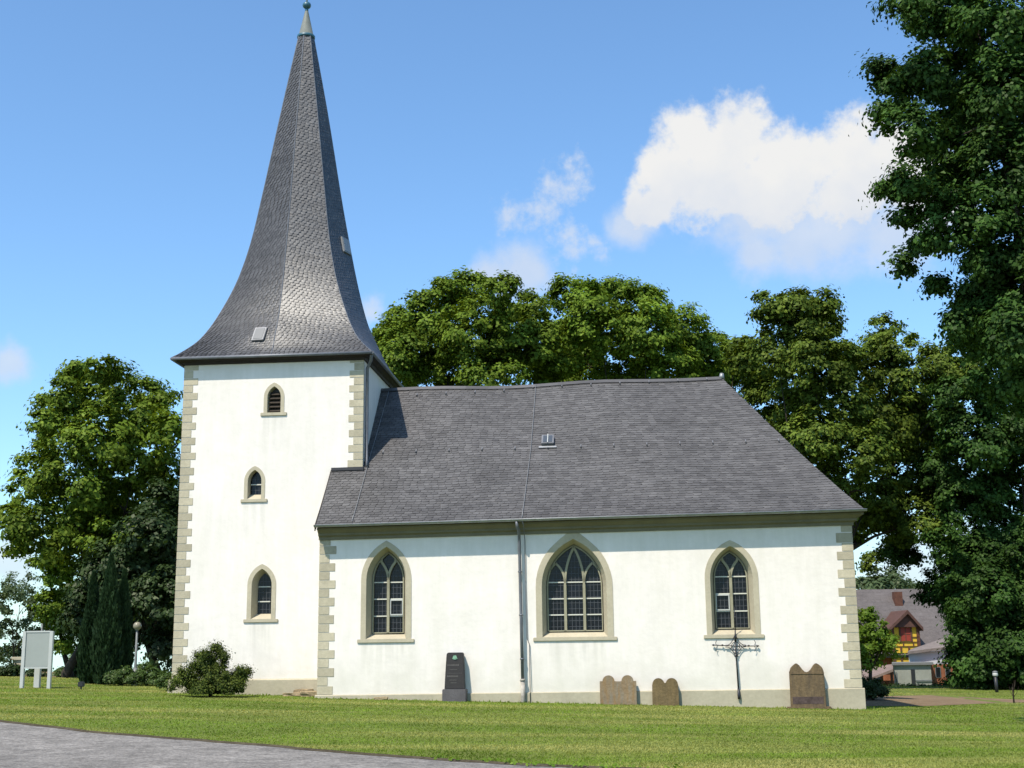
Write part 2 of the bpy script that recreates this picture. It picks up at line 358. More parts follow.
# ------------------------------------------------------------------ church frames
MS = -.088; KK = math.hypot(1, MS)
U = Vector((1, MS, 0))/KK; IN = Vector((-MS, 1, 0))/KK       # along the facade, and into the building
D0 = 36.5; SET = 1.5
def onplane(px, py, setback=0):
    d = pixel_dir(px, py); Dp = D0+setback*KK
    return CC + d*(Dp/(d.y-MS*d.x))
NO = onplane(319, 600); NO.z = 0            # nave front left corner
def nv(u, d, z):
    # eaves and ridge climb slightly towards the right end, as on the old building
    return NO + U*u + IN*d + Vector((0, 0, z + (.0088*u*min(1, (z-4.45)/.15) if z > 4.45 and d < 8.8 and u > 0 else 0)))
def nav_uz(px, py, setback=0):
    p = onplane(px, py, setback); q = p-NO; return q.dot(U), p.z
NU = nav_uz(851.5, 526)[0]                  # nave length
NW = 8.7
TA = nav_uz(178.5, 520, SET)[0]; TBu = nav_uz(363.0, 420, SET)[0]; TW = TBu-TA
TFL = SET
TOPT = 10.25
church = thing('church', nv(0, 0, 0), 'white rendered village church with grey slate roof and pointed slate spire', 'church')

def arch(uc, w, z0, zs, za, n=10):
    """pointed arch outline, counter-clockwise from bottom left; half width w, spring zs, apex za"""
    h = za-zs; r = (w*w+h*h)/(2*w)
    right = []; left = []
    a1 = math.asin(min(1, h/r))
    for i in range(n+1):
        a = a1*i/n
        right.append((uc+w-r+r*math.cos(a), zs+r*math.sin(a)))
    left = [(2*uc-x, z) for x, z in reversed(right[:-1])]
    return [(uc-w, z0), (uc+w, z0)] + right + left
def arch_x(w, zs, za, z):
    """half width of the arch at height z"""
    if z <= zs: return w
    h = za-zs; r = (w*w+h*h)/(2*w); s = r*r-(z-zs)**2
    return max(0, w-r+math.sqrt(max(0, s)))

def wall_with_holes(name, fr, outline, holes, m, parent, d=0):
    bm = bmesh.new()
    for lp in [outline]+holes:
        vs = [bm.verts.new(fr(u, d, z)) for u, z in lp]
        for i in range(len(vs)): bm.edges.new((vs[i], vs[(i+1) % len(vs)]))
    bmesh.ops.triangle_fill(bm, use_beauty=True, use_dissolve=False, edges=bm.edges)
    me = bpy.data.meshes.new(name); bm.to_mesh(me); bm.free(); return me

WINS = []
def window_spec(frame, setback, x0, x1, yap, ysill, spring_px, xc=None):
    ua, z1 = nav_uz(x0, ysill, setback); ub, _ = nav_uz(x1, ysill, setback)
    xm = (x0+x1)/2
    return dict(uc=(ua+ub)/2, w=(ub-ua)/2, z0=nav_uz(xm, ysill, setback)[1], za=nav_uz(xm, yap, setback)[1], zs=nav_uz(xm, spring_px, setback)[1])

def build_window(sp, fr, surround, depth, splay, kind, label=None):
    uc, w, z0, za, zs = sp['uc'], sp['w'], sp['z0'], sp['za'], sp['zs']
    h_ = za-zs; rO = (w*w+h_*h_)/(2*w)
    def inset(t): return zs+math.sqrt((rO-t)**2-(rO-w)**2)      # apex of the concentric arch t further in
    wi = w-surround; zi = inset(surround)
    hole = arch(uc, w-surround*.5, z0, zs, inset(surround*.5))
    outer = arch(uc, w, z0, zs, za); inner = arch(uc, wi, z0, zs, zi)
    # surround ring, 15 mm proud of the wall
    mb = MB(); n = len(outer)
    fo = [fr(u, -.015, z) for u, z in outer]; fi = [fr(u, -.015, z) for u, z in inner]; bo = [fr(u, .05, z) for u, z in outer]
    for i in range(n):
        j = (i+1) % n
        if i == 0: continue
        mb.poly([fo[i], fo[j], fi[j], fi[i]]); mb.poly([bo[i], bo[j], fo[j], fo[i]])
    # splayed reveal down to the glass
    wg = wi-splay; zgl0 = z0+.16 if kind != 'louvre' else z0+.03; zga = inset(surround+splay)
    glass = arch(uc, wg, zgl0, zs, zga)
    gi = [fr(u, depth, z) for u, z in glass]
    for i in range(n):
        j = (i+1) % n
        mb.poly([fi[i], fi[j], gi[j], gi[i]])
    win = mb.build('window', M_STONE, church, recalc=False)
    if label: win['label'] = label
    s = MB(); s.box(fr, uc-w-.09, uc+w+.09, -.04, .06, z0-.105, z0-.002); s.build('sill', M_STONE, win, bevel=.012)
    g = MB(); g.poly([fr(u, depth-.004, z) for u, z in glass]); g.build('glass' if kind != 'louvre' else 'back_panel', M_GLASS if kind != 'louvre' else M_BLACKP, win, recalc=False)
    def ax(z): return arch_x(wg, zs, zga, z)
    if kind == 'louvre':
        l = MB(); z = zgl0+.06
        while z < zga-.12:
            a = ax(z)-.01
            l.box8([fr(uc-a, depth-.16, z-.05), fr(uc+a, depth-.16, z-.05), fr(uc+a, depth-.02, z+.04), fr(uc-a, depth-.02, z+.04),
                    fr(uc-a, depth-.16, z-.025), fr(uc+a, depth-.16, z-.025), fr(uc+a, depth-.02, z+.065), fr(uc-a, depth-.02, z+.065)])
            z += .13
        l.build('louvre', M_WOODDK, win); return hole
    # stone tracery
    t = MB(); d0, d1 = depth-.11, depth-.006
    def band(pts, wd):
        L_ = []; R__ = []
        for i, p in enumerate(pts):
            a = Vector(pts[max(0, i-1)]); b = Vector(pts[min(len(pts)-1, i+1)]); tt = (b-a).normalized(); nn = Vector((-tt.y, tt.x))
            L_.append(Vector(p)+nn*wd/2); R__.append(Vector(p)-nn*wd/2)
        for i in range(len(pts)-1):
            q = [L_[i], R__[i], R__[i+1], L_[i+1]]
            t.box8([fr(*(q[0].x, d0, q[0].y)), fr(q[1].x, d0, q[1].y), fr(q[2].x, d0, q[2].y), fr(q[3].x, d0, q[3].y), fr(q[0].x, d1, q[0].y), fr(q[1].x, d1, q[1].y), fr(q[2].x, d1, q[2].y), fr(q[3].x, d1, q[3].y)])
    bw = .075
    if kind in ('two', 'three'):
        # rim of the stone frame
        rim = arch(uc, wg-.015, zgl0+.015, zs, inset(surround+splay+.015)); band(rim+[rim[0]], .035)
    if kind == 'two':
        zb = zs+.02
        band([(uc, zgl0), (uc, zb)], bw)
        for sgn in (-1, 1):
            h = zga-zs; r = (wg*wg+h*h)/(2*wg)
            pts = []
            for i in range(9):
                z = zb+(zga-zb)*.86*i/8
                # branch curves away from the mullion to meet the outer arch
                x = sgn*(r-math.sqrt(max(0, r*r-(z-zb)**2)))*1.35
                if abs(x) > ax(z)-.02: x = sgn*(ax(z)-.02); pts.append((uc+x, z)); break
                pts.append((uc+x, z))
            band(pts, bw*.9)
        mulls = [0]
    elif kind == 'three':
        m1 = wg*.345; mulls = [-m1, m1]
        zc = zga-.06
        for sgn in (-1, 1):
            band([(uc+sgn*m1, zgl0), (uc+sgn*m1, zs+.05)], bw)
            h = zc-zs-.05; r = (m1*m1+h*h)/(2*m1)
            band([(uc+sgn*(m1-r+math.sqrt(r*r-(h*i/10)**2)), zs+.05+h*i/10) for i in range(11)], bw*.85)
            # side lancets
            c = (m1+wg)/2; hw = (wg-m1)/2; zt = zs+.66; zl = zs+.12; h2 = zt-zl; r2 = (hw*hw+h2*h2)/(2*hw)
            for s2 in (-1, 1):
                pts = [(uc+sgn*c+s2*(hw-r2+math.sqrt(max(0, r2*r2-(h2*i/8)**2))), zl+h2*i/8) for i in range(9)]
                band([p for p in pts if abs(p[0]-uc) < ax(p[1])-.0], bw*.8)
    else: mulls = []
    if t.f: t.build('tracery', M_TRAC, win)
    # glazing bars and lead cames
    b = MB(); le = MB()
    nb = {'two': [.485, .965, 1.44], 'three': [.46, .91, 1.37], 'small': [.36, .80] if splay > .05 else [.30]}[kind]
    hz = (zs+.10)-zgl0
    for k in nb:
        z = zgl0+k
        b = MB(); b.box(fr, uc-ax(z)+.02, uc+ax(z)-.02, depth-.05, depth-.008, z-.016, z+.016); b.build('glazing_bar', M_BAR, win)
    step = .105
    u = -wg+step*.6
    while u < wg:
        top = zs
        for i in range(40):
            z = zs+(zga-zs)*i/40
            if arch_x(wg, zs, zga, z) > abs(u): top = z
        if min([abs(u-m_) for m_ in mulls]+[9]) > .05: le.box(fr, uc+u-.006, uc+u+.006, depth-.02, depth-.0085, zgl0, top)
        u += step
    z = zgl0+.13
    while z < zga-.1:
        le.box(fr, uc-ax(z)+.01, uc+ax(z)-.01, depth-.018, depth-.009, z-.006, z+.006); z += .165
    le.build('leading', M_LEADING, win)
    if kind != 'small' and sp.get('vent'):
        su, k0, k1 = sp['vent']; v = MB(); za_, zb_ = zgl0+k0+.02, zgl0+k1-.015
        ua, ub = (uc+.05, uc+wg-.03) if su > 0 else (uc-wg+.03, uc-.05)
        for (p0, p1, q0, q1) in ((ua, ub, za_, za_+.035), (ua, ub, zb_-.035, zb_), (ua, ua+.03, za_+.035, zb_-.035), (ub-.03, ub, za_+.035, zb_-.035)):
            v.box(fr, p0, p1, depth-.075, depth-.0505, q0, q1)
        v.build('vent_frame', M_WHITE, win)
    return hole

# ------------------------------------------------------------------ church: nave walls
EZ = 4.63                                    # top of the rendered wall (under the cornice)
s1 = window_spec(nv, 0, 360.5, 411.2, 541, 639, 580); s1['vent'] = (1, .485, .965)
s2 = window_spec(nv, 0, 536.5, 614, 533, 637, 586)
s3 = window_spec(nv, 0, 707, 761, 540, 634.5, 578); s3['vent'] = (-1, .485, .965)
h1 = build_window(s1, nv, .15, .42, .12, 'two', 'two-light arched window with a white vent frame in its right light')
h2 = build_window(s2, nv, .17, .40, .13, 'three', 'wide three-light arched window')
h3 = build_window(s3, nv, .15, .40, .12, 'two', 'two-light arched window with a white vent frame in its left light')
PLZ = lambda u: .27+.004*u                   # top of the plinth
me = wall_with_holes('nave_wall', nv, [(0, -.6), (NU, -.6), (NU, EZ+.35), (0, EZ+.35)], [h1, h2, h3], M_WALL, church)
bm = bmesh.new(); bm.from_mesh(me)
def addquad(bm, pts): bm.faces.new([bm.verts.new(p) for p in pts])
addquad(bm, [nv(NU,0,-.6), nv(NU,NW,-.6), nv(NU,NW,EZ+.35), nv(NU,0,EZ+.35)])
addquad(bm, [nv(NU,NW,-.6), nv(0,NW,-.6), nv(0,NW,EZ+.35), nv(NU,NW,EZ+.35)])
addquad(bm, [nv(0,0,-.6), nv(0,0,EZ+.35), nv(0,NW/2,9.7), nv(0,NW,EZ+.35), nv(0,NW,-.6)])
bm.to_mesh(me); bm.free(); link('nave_wall', me, M_WALL, church)
# nave plinth, 6 cm proud; slightly chamfered top
pl = MB()
for a, b, fn in ((0, NU, 0),):
    pl.box8([nv(-.06,-.06,-.6), nv(NU+.06,-.06,-.6), nv(NU+.06,-.002,-.6), nv(-.06,-.002,-.6), nv(-.06,-.06,PLZ(0)-.02), nv(NU+.06,-.06,PLZ(NU)-.02), nv(NU+.06,-.002,PLZ(NU)), nv(-.06,-.002,PLZ(0))])
    pl.box8([nv(NU+.002,-.002,-.6), nv(NU+.06,-.002,-.6), nv(NU+.06,NW+.06,-.6), nv(NU+.002,NW+.06,-.6), nv(NU+.002,-.002,PLZ(NU)), nv(NU+.06,-.002,PLZ(NU)-.02), nv(NU+.06,NW+.06,PLZ(NU)-.02), nv(NU+.002,NW+.06,PLZ(NU))])
pl.build('plinth', M_PLINTH, church)
# quoins: alternating long and short stones, 12 mm proud, hairline joints
def quoin(fr, u_edge, inward, z0, z1, long_, short_, hgt, side_d, first_long=True):
    q = MB(); z = z0; k = 0 if first_long else 1
    while z < z1-.02:
        h = min(hgt*random.uniform(.97, 1.03), z1-z); w = (long_ if k % 2 == 0 else short_)*random.uniform(.95, 1.05)
        e = u_edge-inward*.012; a, b = sorted((e, u_edge+inward*w))
        q.box(fr, a, b, -.012, .03, z+.006, z+h-.006)
        if side_d:      # return on the side wall
            w2 = short_ if k % 2 == 0 else long_
            a, b = sorted((e, u_edge+inward*.03)); q.box(fr, a, b, .031, w2*side_d, z+.006, z+h-.006)
        z += h; k += 1
    return q.build('quoin', M_QUOIN, church, bevel=.007)
quoin(nv, 0, 1, PLZ(0)+.002, EZ, .46, .30, .245, 1)
quoin(nv, NU, -1, PLZ(NU)+.002, EZ, .46, .30, .245, 1)
# cornice: moulded steps along the front, the right end and the back
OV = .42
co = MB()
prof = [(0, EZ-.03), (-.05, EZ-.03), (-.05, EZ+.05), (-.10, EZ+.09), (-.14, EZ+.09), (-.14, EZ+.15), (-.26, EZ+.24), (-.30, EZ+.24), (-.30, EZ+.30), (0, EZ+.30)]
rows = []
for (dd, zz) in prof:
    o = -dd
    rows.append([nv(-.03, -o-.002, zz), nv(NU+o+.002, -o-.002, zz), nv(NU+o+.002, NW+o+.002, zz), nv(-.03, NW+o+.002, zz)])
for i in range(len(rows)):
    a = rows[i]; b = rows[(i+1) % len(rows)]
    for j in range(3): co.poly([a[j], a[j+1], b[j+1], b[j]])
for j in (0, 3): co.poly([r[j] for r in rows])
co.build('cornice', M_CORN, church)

# ------------------------------------------------------------------ church: slate roofs
def slates(mb, Lf, Rf, s_total, course=.15, width=.24, lift=.018, seed=1, bow=None, tilt=0):
    """Lf, Rf: functions s->Vector for the left and right border at slope length s. Each slate is its own tilted face."""
    r = random.Random(seed); k = 0; s = 0.0
    while s < s_total-.02:
        s1 = min(s+course*1.12, s_total)
        a0, b0, a1, b1 = Lf(s), Rf(s), Lf(s1), Rf(s1)
        W0 = (b0-a0).length
        if W0 < .04: break
        sd = (b0-a0).normalized(); up = ((a1+b1)/2-(a0+b0)/2)
        nn = sd.cross(up).normalized()
        if nn.dot(Vector((nn.x, nn.y, 1))) < 0: nn = -nn
        x = -(k % 2)*width*.5 - r.uniform(0, .04)
        while x < W0:
            w = width*r.uniform(.86, 1.14); x0 = max(0, x); x1 = min(W0, x+w-.004); x += w
            if x1-x0 < .02: continue
            f0, f1 = x0/W0, x1/W0; j = r.uniform(-.006, .006); l0 = lift*r.uniform(.75, 1.35); l1 = lift*r.uniform(.75, 1.35)+tilt*(x1-x0)
            dip = up.normalized()*r.uniform(-.012, .006)
            e = bow((f0+f1)/2, s/s_total) if bow else 0
            cx = .28*(f1-f0)
            b_ = up.normalized()*.028      # clipped lower corner, as on old German slating
            p = [a0.lerp(b0, f0)+nn*(l0+e)+dip, a0.lerp(b0, f1-cx)+nn*(l1+e)+dip, a0.lerp(b0, f1)+nn*(l1+e)+dip+b_,
                 a1.lerp(b1, f1)+nn*(.003+e+j*.3+tilt*(x1-x0)), a1.lerp(b1, f0)+nn*(.003+e-j*.3)]
            mb.poly(p)
        s += course; k += 1
def curve(pts):
    """polyline by length"""
    pts = [Vector(p) for p in pts]; ds = [0]
    for a, b in zip(pts[:-1], pts[1:]): ds.append(ds[-1]+(b-a).length)
    def f(s):
        for i in range(len(pts)-1):
            if s <= ds[i+1] or i == len(pts)-2:
                return pts[i].lerp(pts[i+1], (s-ds[i])/max(1e-6, ds[i+1]-ds[i]))
    return f, ds[-1]
RP = [(-OV, 4.97), (.25, 5.58), (.95, 6.27), (1.5, 6.83), (2.6, 7.99), (NW/2, 9.88)]   # (depth, height) of the front slope
HIPRUN = 3.05
def hip_u(d): return NU+.33-(d+OV)/(NW/2+OV)*(HIPRUN+.33)
def front_z(d): return float(np.interp(d, [p[0] for p in RP], [p[1] for p in RP]))
def sag(u): return -.07*math.exp(-((u-5.2)/2.6)**2)-.07*smooth(8, 12, u)    # the old ridge is not straight
UL = -.04
roof = MB(); bed = MB()
def refine(P, n=6):
    out = []
    for a, b in zip(P[:-1], P[1:]):
        for k in range(n): out.append((lerp(a[0], b[0], k/n), lerp(a[1], b[1], k/n)))
    return out+[P[-1]]
RPF = RP
NSEG = 10
def rz(u, d, z):   # waviness grows towards the ridge
    t = (z-4.97)/4.9; return z + sag(u)*t + .02*math.sin(u*1.3+d)*min(1, t*4)
def edge(f): return [nv(lerp(UL, hip_u(d), f), d, z) for d, z in RPF]
A, B = edge(0), edge(1); cA, SA = curve(A); cB, SB = curve(B); S = max(SA, SB)
slates(roof, lambda s: cA(s*SA/S), lambda s: cB(s*SB/S), S, .128, .21, .014, 10)
for seg in range(14):
    A, B = edge(seg/14), edge((seg+1)/14)
    for i in range(len(A)-1): bed.poly([A[i]-Vector((0,0,.012)), B[i]-Vector((0,0,.012)), B[i+1]-Vector((0,0,.012)), A[i+1]-Vector((0,0,.012))])
# hip end
def hipedge(back):
    pts = []
    for d, z in RPF:
        u = hip_u(d); dd = d if not back else NW-d; pts.append(nv(u, dd, z))
    return pts
A, B = hipedge(False), hipedge(True); cA, SA = curve(A); cB, SB = curve(B)
slates(roof, cA, cB, SA, .128, .21, .014, 11)
# back slope
A2 = [nv(UL, NW-d, z) for d, z in RPF]; c2, S2 = curve(A2)
slates(roof, lambda s: cB(s), lambda s: c2(s*S2/SB), SB, .128, .21, .014, 12)
for P_, Q_ in ((A, B), (B, A2)):
    for i in range(len(P_)-1): bed.poly([P_[i]-Vector((0,0,.012)), Q_[i]-Vector((0,0,.012)), Q_[i+1]-Vector((0,0,.012)), P_[i+1]-Vector((0,0,.012))])
# eave soffit board closing the roof edge
for (p, q, r_, s_) in (((UL,-OV),(NU+.33,-OV),(NU+.0,.0),(UL,.0)), ((NU+.33,-OV),(NU+.33,NW+OV),(NU+.0,NW),(NU+.0,0.)), ((NU+.33,NW+OV),(UL,NW+OV),(UL,NW),(NU,NW))):
    bed.poly([nv(*p,4.945), nv(*q,4.945), nv(*r_,4.945), nv(*s_,4.945)])
def warp(mb):
    out = []
    for p in mb.v:
        q = Vector(p)-NO; u = q.dot(U); d = q.dot(IN); d = min(d, NW-d); out.append((p[0], p[1], rz(u, d, p[2]) if p[2] > 4.96 else p[2]))
    mb.v = out
warp(roof); warp(bed)
roof_o = roof.build('nave_roof', M_SLATE, church, recalc=False)
bed.build('roof_boarding', M_SLATEDK, roof_o, recalc=False)
# ridge and hip courses
rd = MB(); rpts = [nv(u, NW/2, rz(u, NW/2, 9.88)+.02) for u in np.linspace(TBu-.2, hip_u(NW/2), 16)]
for i in range(len(rpts)-1):
    a, b = rpts[i], rpts[i+1]
    for sg in (-1, 1):
        rd.poly([a+Vector((0,0,.02)), b+Vector((0,0,.02)), b+IN*sg*.13-Vector((0,0,.10)), a+IN*sg*.13-Vector((0,0,.10))])
rd.build('ridge_capping', M_SLATE, church, recalc=False)
fin = MB(); e = nv(hip_u(NW/2), NW/2, rz(NU-3, NW/2, 9.88)); fin.tube([e-Vector((0,0,.05)), e+Vector((.02,0,.14))], [.10, .06], 8); fin.build('ridge_end_cap', M_METAL, church)
# verge trim at the left end of the nave roof
vg = MB()
for i in range(len(RP)-1):
    (d_, z_), (d2, z2) = RP[i], RP[i+1]
    if d_ >= SET-.01: break
    d2c = min(d2, SET-.02); z2c = front_z(d2c)
    vg.box8([nv(UL-.03,d_,z_-.14), nv(UL,d_,z_-.14), nv(UL,d2c,z2c-.14), nv(UL-.03,d2c,z2c-.14), nv(UL-.03,d_,z_+.03), nv(UL,d_,z_+.03), nv(UL,d2c,z2c+.03), nv(UL-.03,d2c,z2c+.03)])
vg.build('verge_trim', M_TIMBER, church)
# flashing where the roof meets the tower front
fl = MB(); fl.box(nv, UL, TBu+.05, SET-.10, SET-.006, front_z(SET)-.02, front_z(SET)+.07); fl.build('flashing', M_SLATEDK, church)
# gutter: half round, along the eave
gt = MB(); n = 8
rows = [[nv(u, -OV-.055+.06*math.cos(math.pi*k/n)*1.0, 4.985-.06*math.sin(math.pi*k/n)+.004) for k in range(n+1)] for u in (UL-.03, NU+.36)]
gt.grid(rows); gt.tube([nv(UL-.03, -OV-.115, 4.99), nv(NU+.36, -OV-.115, 4.99)], .011, 6)
gt.build('gutter', M_ZINC, church, recalc=False)
# nave downpipe with swan neck, lower cast section and brackets
u0, _ = nav_uz(520, 560); ub, zb = nav_uz(523.3, 700)
dp = MB(); dp.tube([nv(u0-.05,-OV-.05,4.94), nv(u0-.03,-OV-.02,4.80), nv(u0,-.36,4.70), nv(u0,-.22,4.58), nv(u0,-.16,4.42), nv(lerp(u0,ub,.5),-.15,2.4), nv(ub,-.14,.62)], .044, 10)
dpo = dp.build('downpipe', M_ZINCDK, church)
lp = MB(); lp.tube([nv(ub,-.14,.62), nv(ub+.01,-.14,-.3)], .062, 10); lp.tube([nv(ub,-.14,.60), nv(ub,-.14,.66)], .075, 10); lp.build('standpipe', mat('pale_standpipe', (.33, .30, .26), .7, .3, [(5, .3)]), dpo)
for z in (1.2, 2.4, 3.6):
    uu = lerp(ub, u0, (z-.62)/3.8); c = MB(); c.tube([nv(uu,-.14-.0,z-.02), nv(uu,-.14,z+.02)], .06, 10); c.box(nv, uu-.012, uu+.012, -.10, .0, z-.012, z+.012); c.build('pipe_bracket', M_ZINCDK, dpo)
# lightning conductors down the roof and the wall
def roof_pt(u, d, off=.05):
    return nv(u, d, rz(u, d, front_z(d))) + (Vector((0, 0, .7)) - IN*.7)*off
def px_on_roof(px, py):
    best = None
    d = pixel_dir(px, py)
    lo, hi = -OV, NW/2
    for _ in range(40):
        m_ = (lo+hi)/2; q = onplane(px, py, m_); u = (q-NO).dot(U)
        if q.z > rz(u, m_, front_z(m_)): lo = m_
        else: hi = m_
    return u, lo
def wire(name, pxs, rad=.008, parent=church):
    w = MB(); pts = []
    uds = [px_on_roof(*p) for p in pxs]
    for (ua, da), (ub_, db) in zip(uds[:-1], uds[1:]):
        for k in range(8): pts.append(roof_pt(lerp(ua, ub_, k/8), lerp(da, db, k/8)))
    pts.append(roof_pt(*uds[-1])); w.tube(pts, rad, 5); return w.build(name, M_METAL, parent)
wire('lightning_conductor', [(536, 387), (531, 450), (522, 521)])
wire('lightning_conductor', [(389, 393), (369, 462), (352, 523)])
lc = MB(); u1, _ = nav_uz(524.5, 560); u2, _ = nav_uz(527.3, 640)
lc.tube([nv(u1,-.49,4.93), nv(u1+.02,-.34,4.72), nv(u1+.02,-.05,4.5), nv(lerp(u1,u2,.5),-.04,3.2), nv(u2,-.04,1.75), nv(u2+.06,-.04,1.6), nv(u2+.07,-.09,-.2)], .011, 6); lc.build('lightning_conductor', M_ZINCDK, church)
# snow guards: two rows of little hooks
sg_me = None
def hook(u, d):
    global sg_me
    if sg_me is None:
        h = MB(); fr0 = lambda a, b, c: Vector((a, b, c))
        h.box(fr0, -.014, .014, -.02, .12, -.02, .008); h.box(fr0, -.016, .016, -.04, -.02, -.02, .05)
        o = h.build('snow_guard', M_ZINCDK); sg_me = o.data; bpy.data.objects.remove(o)
    o = bpy.data.objects.new('snow_guard', sg_me); COL.objects.link(o); o.parent = church
    p = roof_pt(u, d, .03); o.location = p-BASE[church.name]; o.rotation_euler = (math.radians(46), 0, math.atan2(U.y, U.x))
for px in range(417, 722, 29): hook(*px_on_roof(px, 394.5-(px-417)*.038 + (2 if px < 520 else 0)))
for px in range(383, 800, 33): hook(*px_on_roof(px, 454-(px-383)*.021))
# roof lights
def roof_box(name, c, ax, ay, az, w, h, t, frame_m, glass_m, parent):
    fr0 = lambda a, b, d_: c+ax*a+ay*b+az*d_
    o = MB(); o.box(fr0, -w/2, w/2, -h/2, h/2, 0, t); fo = o.build(name, frame_m, parent, bevel=.012)
    g = MB(); g.box(fr0, -w/2+.05, w/2-.05, -h/2+.05, h/2-.05, t+.001, t+.010); g.build('pane', glass_m, fo)
    return fo, fr0
uu, dd = px_on_roof(548, 444); c = roof_pt(uu, dd, .03); sl_ = (roof_pt(uu, dd+.3, .03)-roof_pt(uu, dd-.3, .03)).normalized(); nn = U.cross(sl_).normalized()
fo, fr0 = roof_box('roof_light', c, U, sl_, nn, .38, .42, .10, M_ZINCDK, M_SKYL, church)
h = MB(); h.box(fr0, -.012, .012, -.2, .22, .112, .125); h.build('strut', M_WHITE, fo)
h = MB(); h.box(fr0, -.27, .27, -.33, -.255, .004, .02); h.build('apron', M_ZINC, fo)

# ------------------------------------------------------------------ church: tower
def tw0(u, d, z): return NO + U*u + IN*(SET+d) + Vector((0, 0, z))
def tv(u, d, z): return tw0(TA+u, d, z)
t1 = window_spec(nv, SET, 263.6, 284.0, 382.6, 412.5, 397); t2 = window_spec(nv, SET, 243.8, 264.6, 466, 499, 481); t3 = window_spec(nv, SET, 246.5, 275.2, 564, 619, 585)
h1 = build_window(t1, tw0, .11, .22, .02, 'louvre', 'small louvred belfry opening with pointed arch')
h2 = build_window(t2, tw0, .11, .24, .02, 'small', 'small dark arched window halfway up the tower')
h3 = build_window(t3, tw0, .13, .34, .10, 'small', 'taller arched window low on the tower')
me = wall_with_holes('tower_wall', tw0, [(TA, -.6), (TA+TW, -.6), (TA+TW, TOPT+.15), (TA, TOPT+.15)], [h1, h2, h3], M_WALL, church)
bm = bmesh.new(); bm.from_mesh(me)
for (ua, da, ub_, db) in ((TW, 0, TW, TW), (TW, TW, 0, TW), (0, TW, 0, 0)):
    addquad(bm, [tv(ua,da,-.6), tv(ub_,db,-.6), tv(ub_,db,TOPT+.15), tv(ua,da,TOPT+.15)])
bm.to_mesh(me); bm.free(); link('tower_wall', me, M_WALL, church)
zpl = onplane(280, 678.5, SET).z
tp = MB()
for (a, b, c_, d_) in ((-.09, TW+.0, -.09, -.002), (-.09, -.002, -.002, TW+.09)):
    tp.box8([tv(a,c_,-.6), tv(b,c_,-.6), tv(b,d_,-.6), tv(a,d_,-.6), tv(a+.0,c_,zpl-.04), tv(b,c_,zpl-.04), tv(b,d_,zpl), tv(a,d_,zpl)])
tp.build('plinth', M_PLINTH, church)
quoin(tv, 0, 1, zpl+.002, TOPT-.02, .44, .29, .233, 1)
quoin(tv, TW, -1, front_z(SET)+.08, TOPT-.02, .44, .29, .233, .0)
# dark timber eaves box
EO = .32
eb = MB()
prof = [(.0, TOPT-.02), (.05, TOPT-.02), (.08, TOPT+.06), (.16, TOPT+.08), (.24, TOPT+.14), (EO-.02, TOPT+.16), (EO-.02, TOPT+.19), (0, TOPT+.19)]
rows = [[tv(-o-.002, -o-.002, z), tv(TW+o+.002, -o-.002, z), tv(TW+o+.002, TW+o+.002, z), tv(-o-.002, TW+o+.002, z)] for o, z in prof]
eb.grid(rows+[rows[0]], closed=True, smooth=False); eb.build('eaves_boarding', M_TIMBER, church)
# spire: square at the eaves, turning octagonal, sweeping up to a point
TC = tv(TW/2, TW/2, 0); TC.z = 0
zs_ = [10.42, 10.62, 11.15, 12.1, 13.5, 14.85, 16.2, 19.7, 22.55]
half = TW/2+EO
RD = [half*1.414, 4.13, 3.50, 2.86, 2.20, 1.80, 1.52, .84, .27]
RM = [half, 3.00, 2.76, 2.33, 1.96, 1.68, 1.42, .81, .26]
def pchip(x, y):
    x = np.array(x); y = np.array(y); h_ = np.diff(x); dl = np.diff(y)/h_; m_ = np.zeros_like(x)
    m_[0] = dl[0]; m_[-1] = dl[-1]
    for i in range(1, len(x)-1):
        m_[i] = 0 if dl[i-1]*dl[i] <= 0 else 2/(1/dl[i-1]+1/dl[i])
    def f(q):
        i = min(max(np.searchsorted(x, q)-1, 0), len(h_)-1); t = (q-x[i])/h_[i]
        return float((2*t**3-3*t**2+1)*y[i]+(t**3-2*t**2+t)*h_[i]*m_[i]+(-2*t**3+3*t**2)*y[i+1]+(t**3-t**2)*h_[i]*m_[i+1])
    return f
fRD, fRM = pchip(zs_, RD), pchip(zs_, RM)
ZT = 22.55
TIPS = ony(307.2, 20, TC.y+.0)
def spv(k, z):
    """spire corner k (even: corner diagonal, odd: middle of a side) at height z"""
    a = -math.pi*3/4 + k*math.pi/4
    r = fRD(z) if k % 2 == 0 else fRM(z)
    lean = max(0, (z-10.42)/13)
    return TC + U*(r*math.cos(a)+ .05*lean) + IN*(r*math.sin(a)) + Vector((0, 0, z))
levels = np.concatenate([np.linspace(10.42, 13.5, 26)[:-1], np.linspace(13.5, ZT, 18)])
spire = MB(); sbed = MB(); hips = []
for k in range(8):
    A = [spv(k, z) for z in levels]; B = [spv((k+1) % 8, z) for z in levels]
    cA, SA = curve(A); cB, SB = curve(B); S = max(SA, SB)
    slates(spire, lambda s: cA(s*SA/S), lambda s: cB(s*SB/S), S, .105, .155, .010, 30+k, None, .10)
    for i in range(len(A)-1): sbed.poly([A[i], B[i], B[i+1], A[i+1]])
sbed.poly([spv(k, 10.42) for k in range(8)])
so = spire.build('spire', M_SPIRE, church, recalc=False); sbed.build('spire_boarding', M_SLATEDK, so, recalc=False)
for k in range(8):
    hm = MB(); hm.tube([spv(k, z)+ (spv(k, z)-TC-Vector((0,0,z))).normalized()*.004 for z in levels], .022, 6); hm.build('hip_flashing', M_LEADCAP, so)
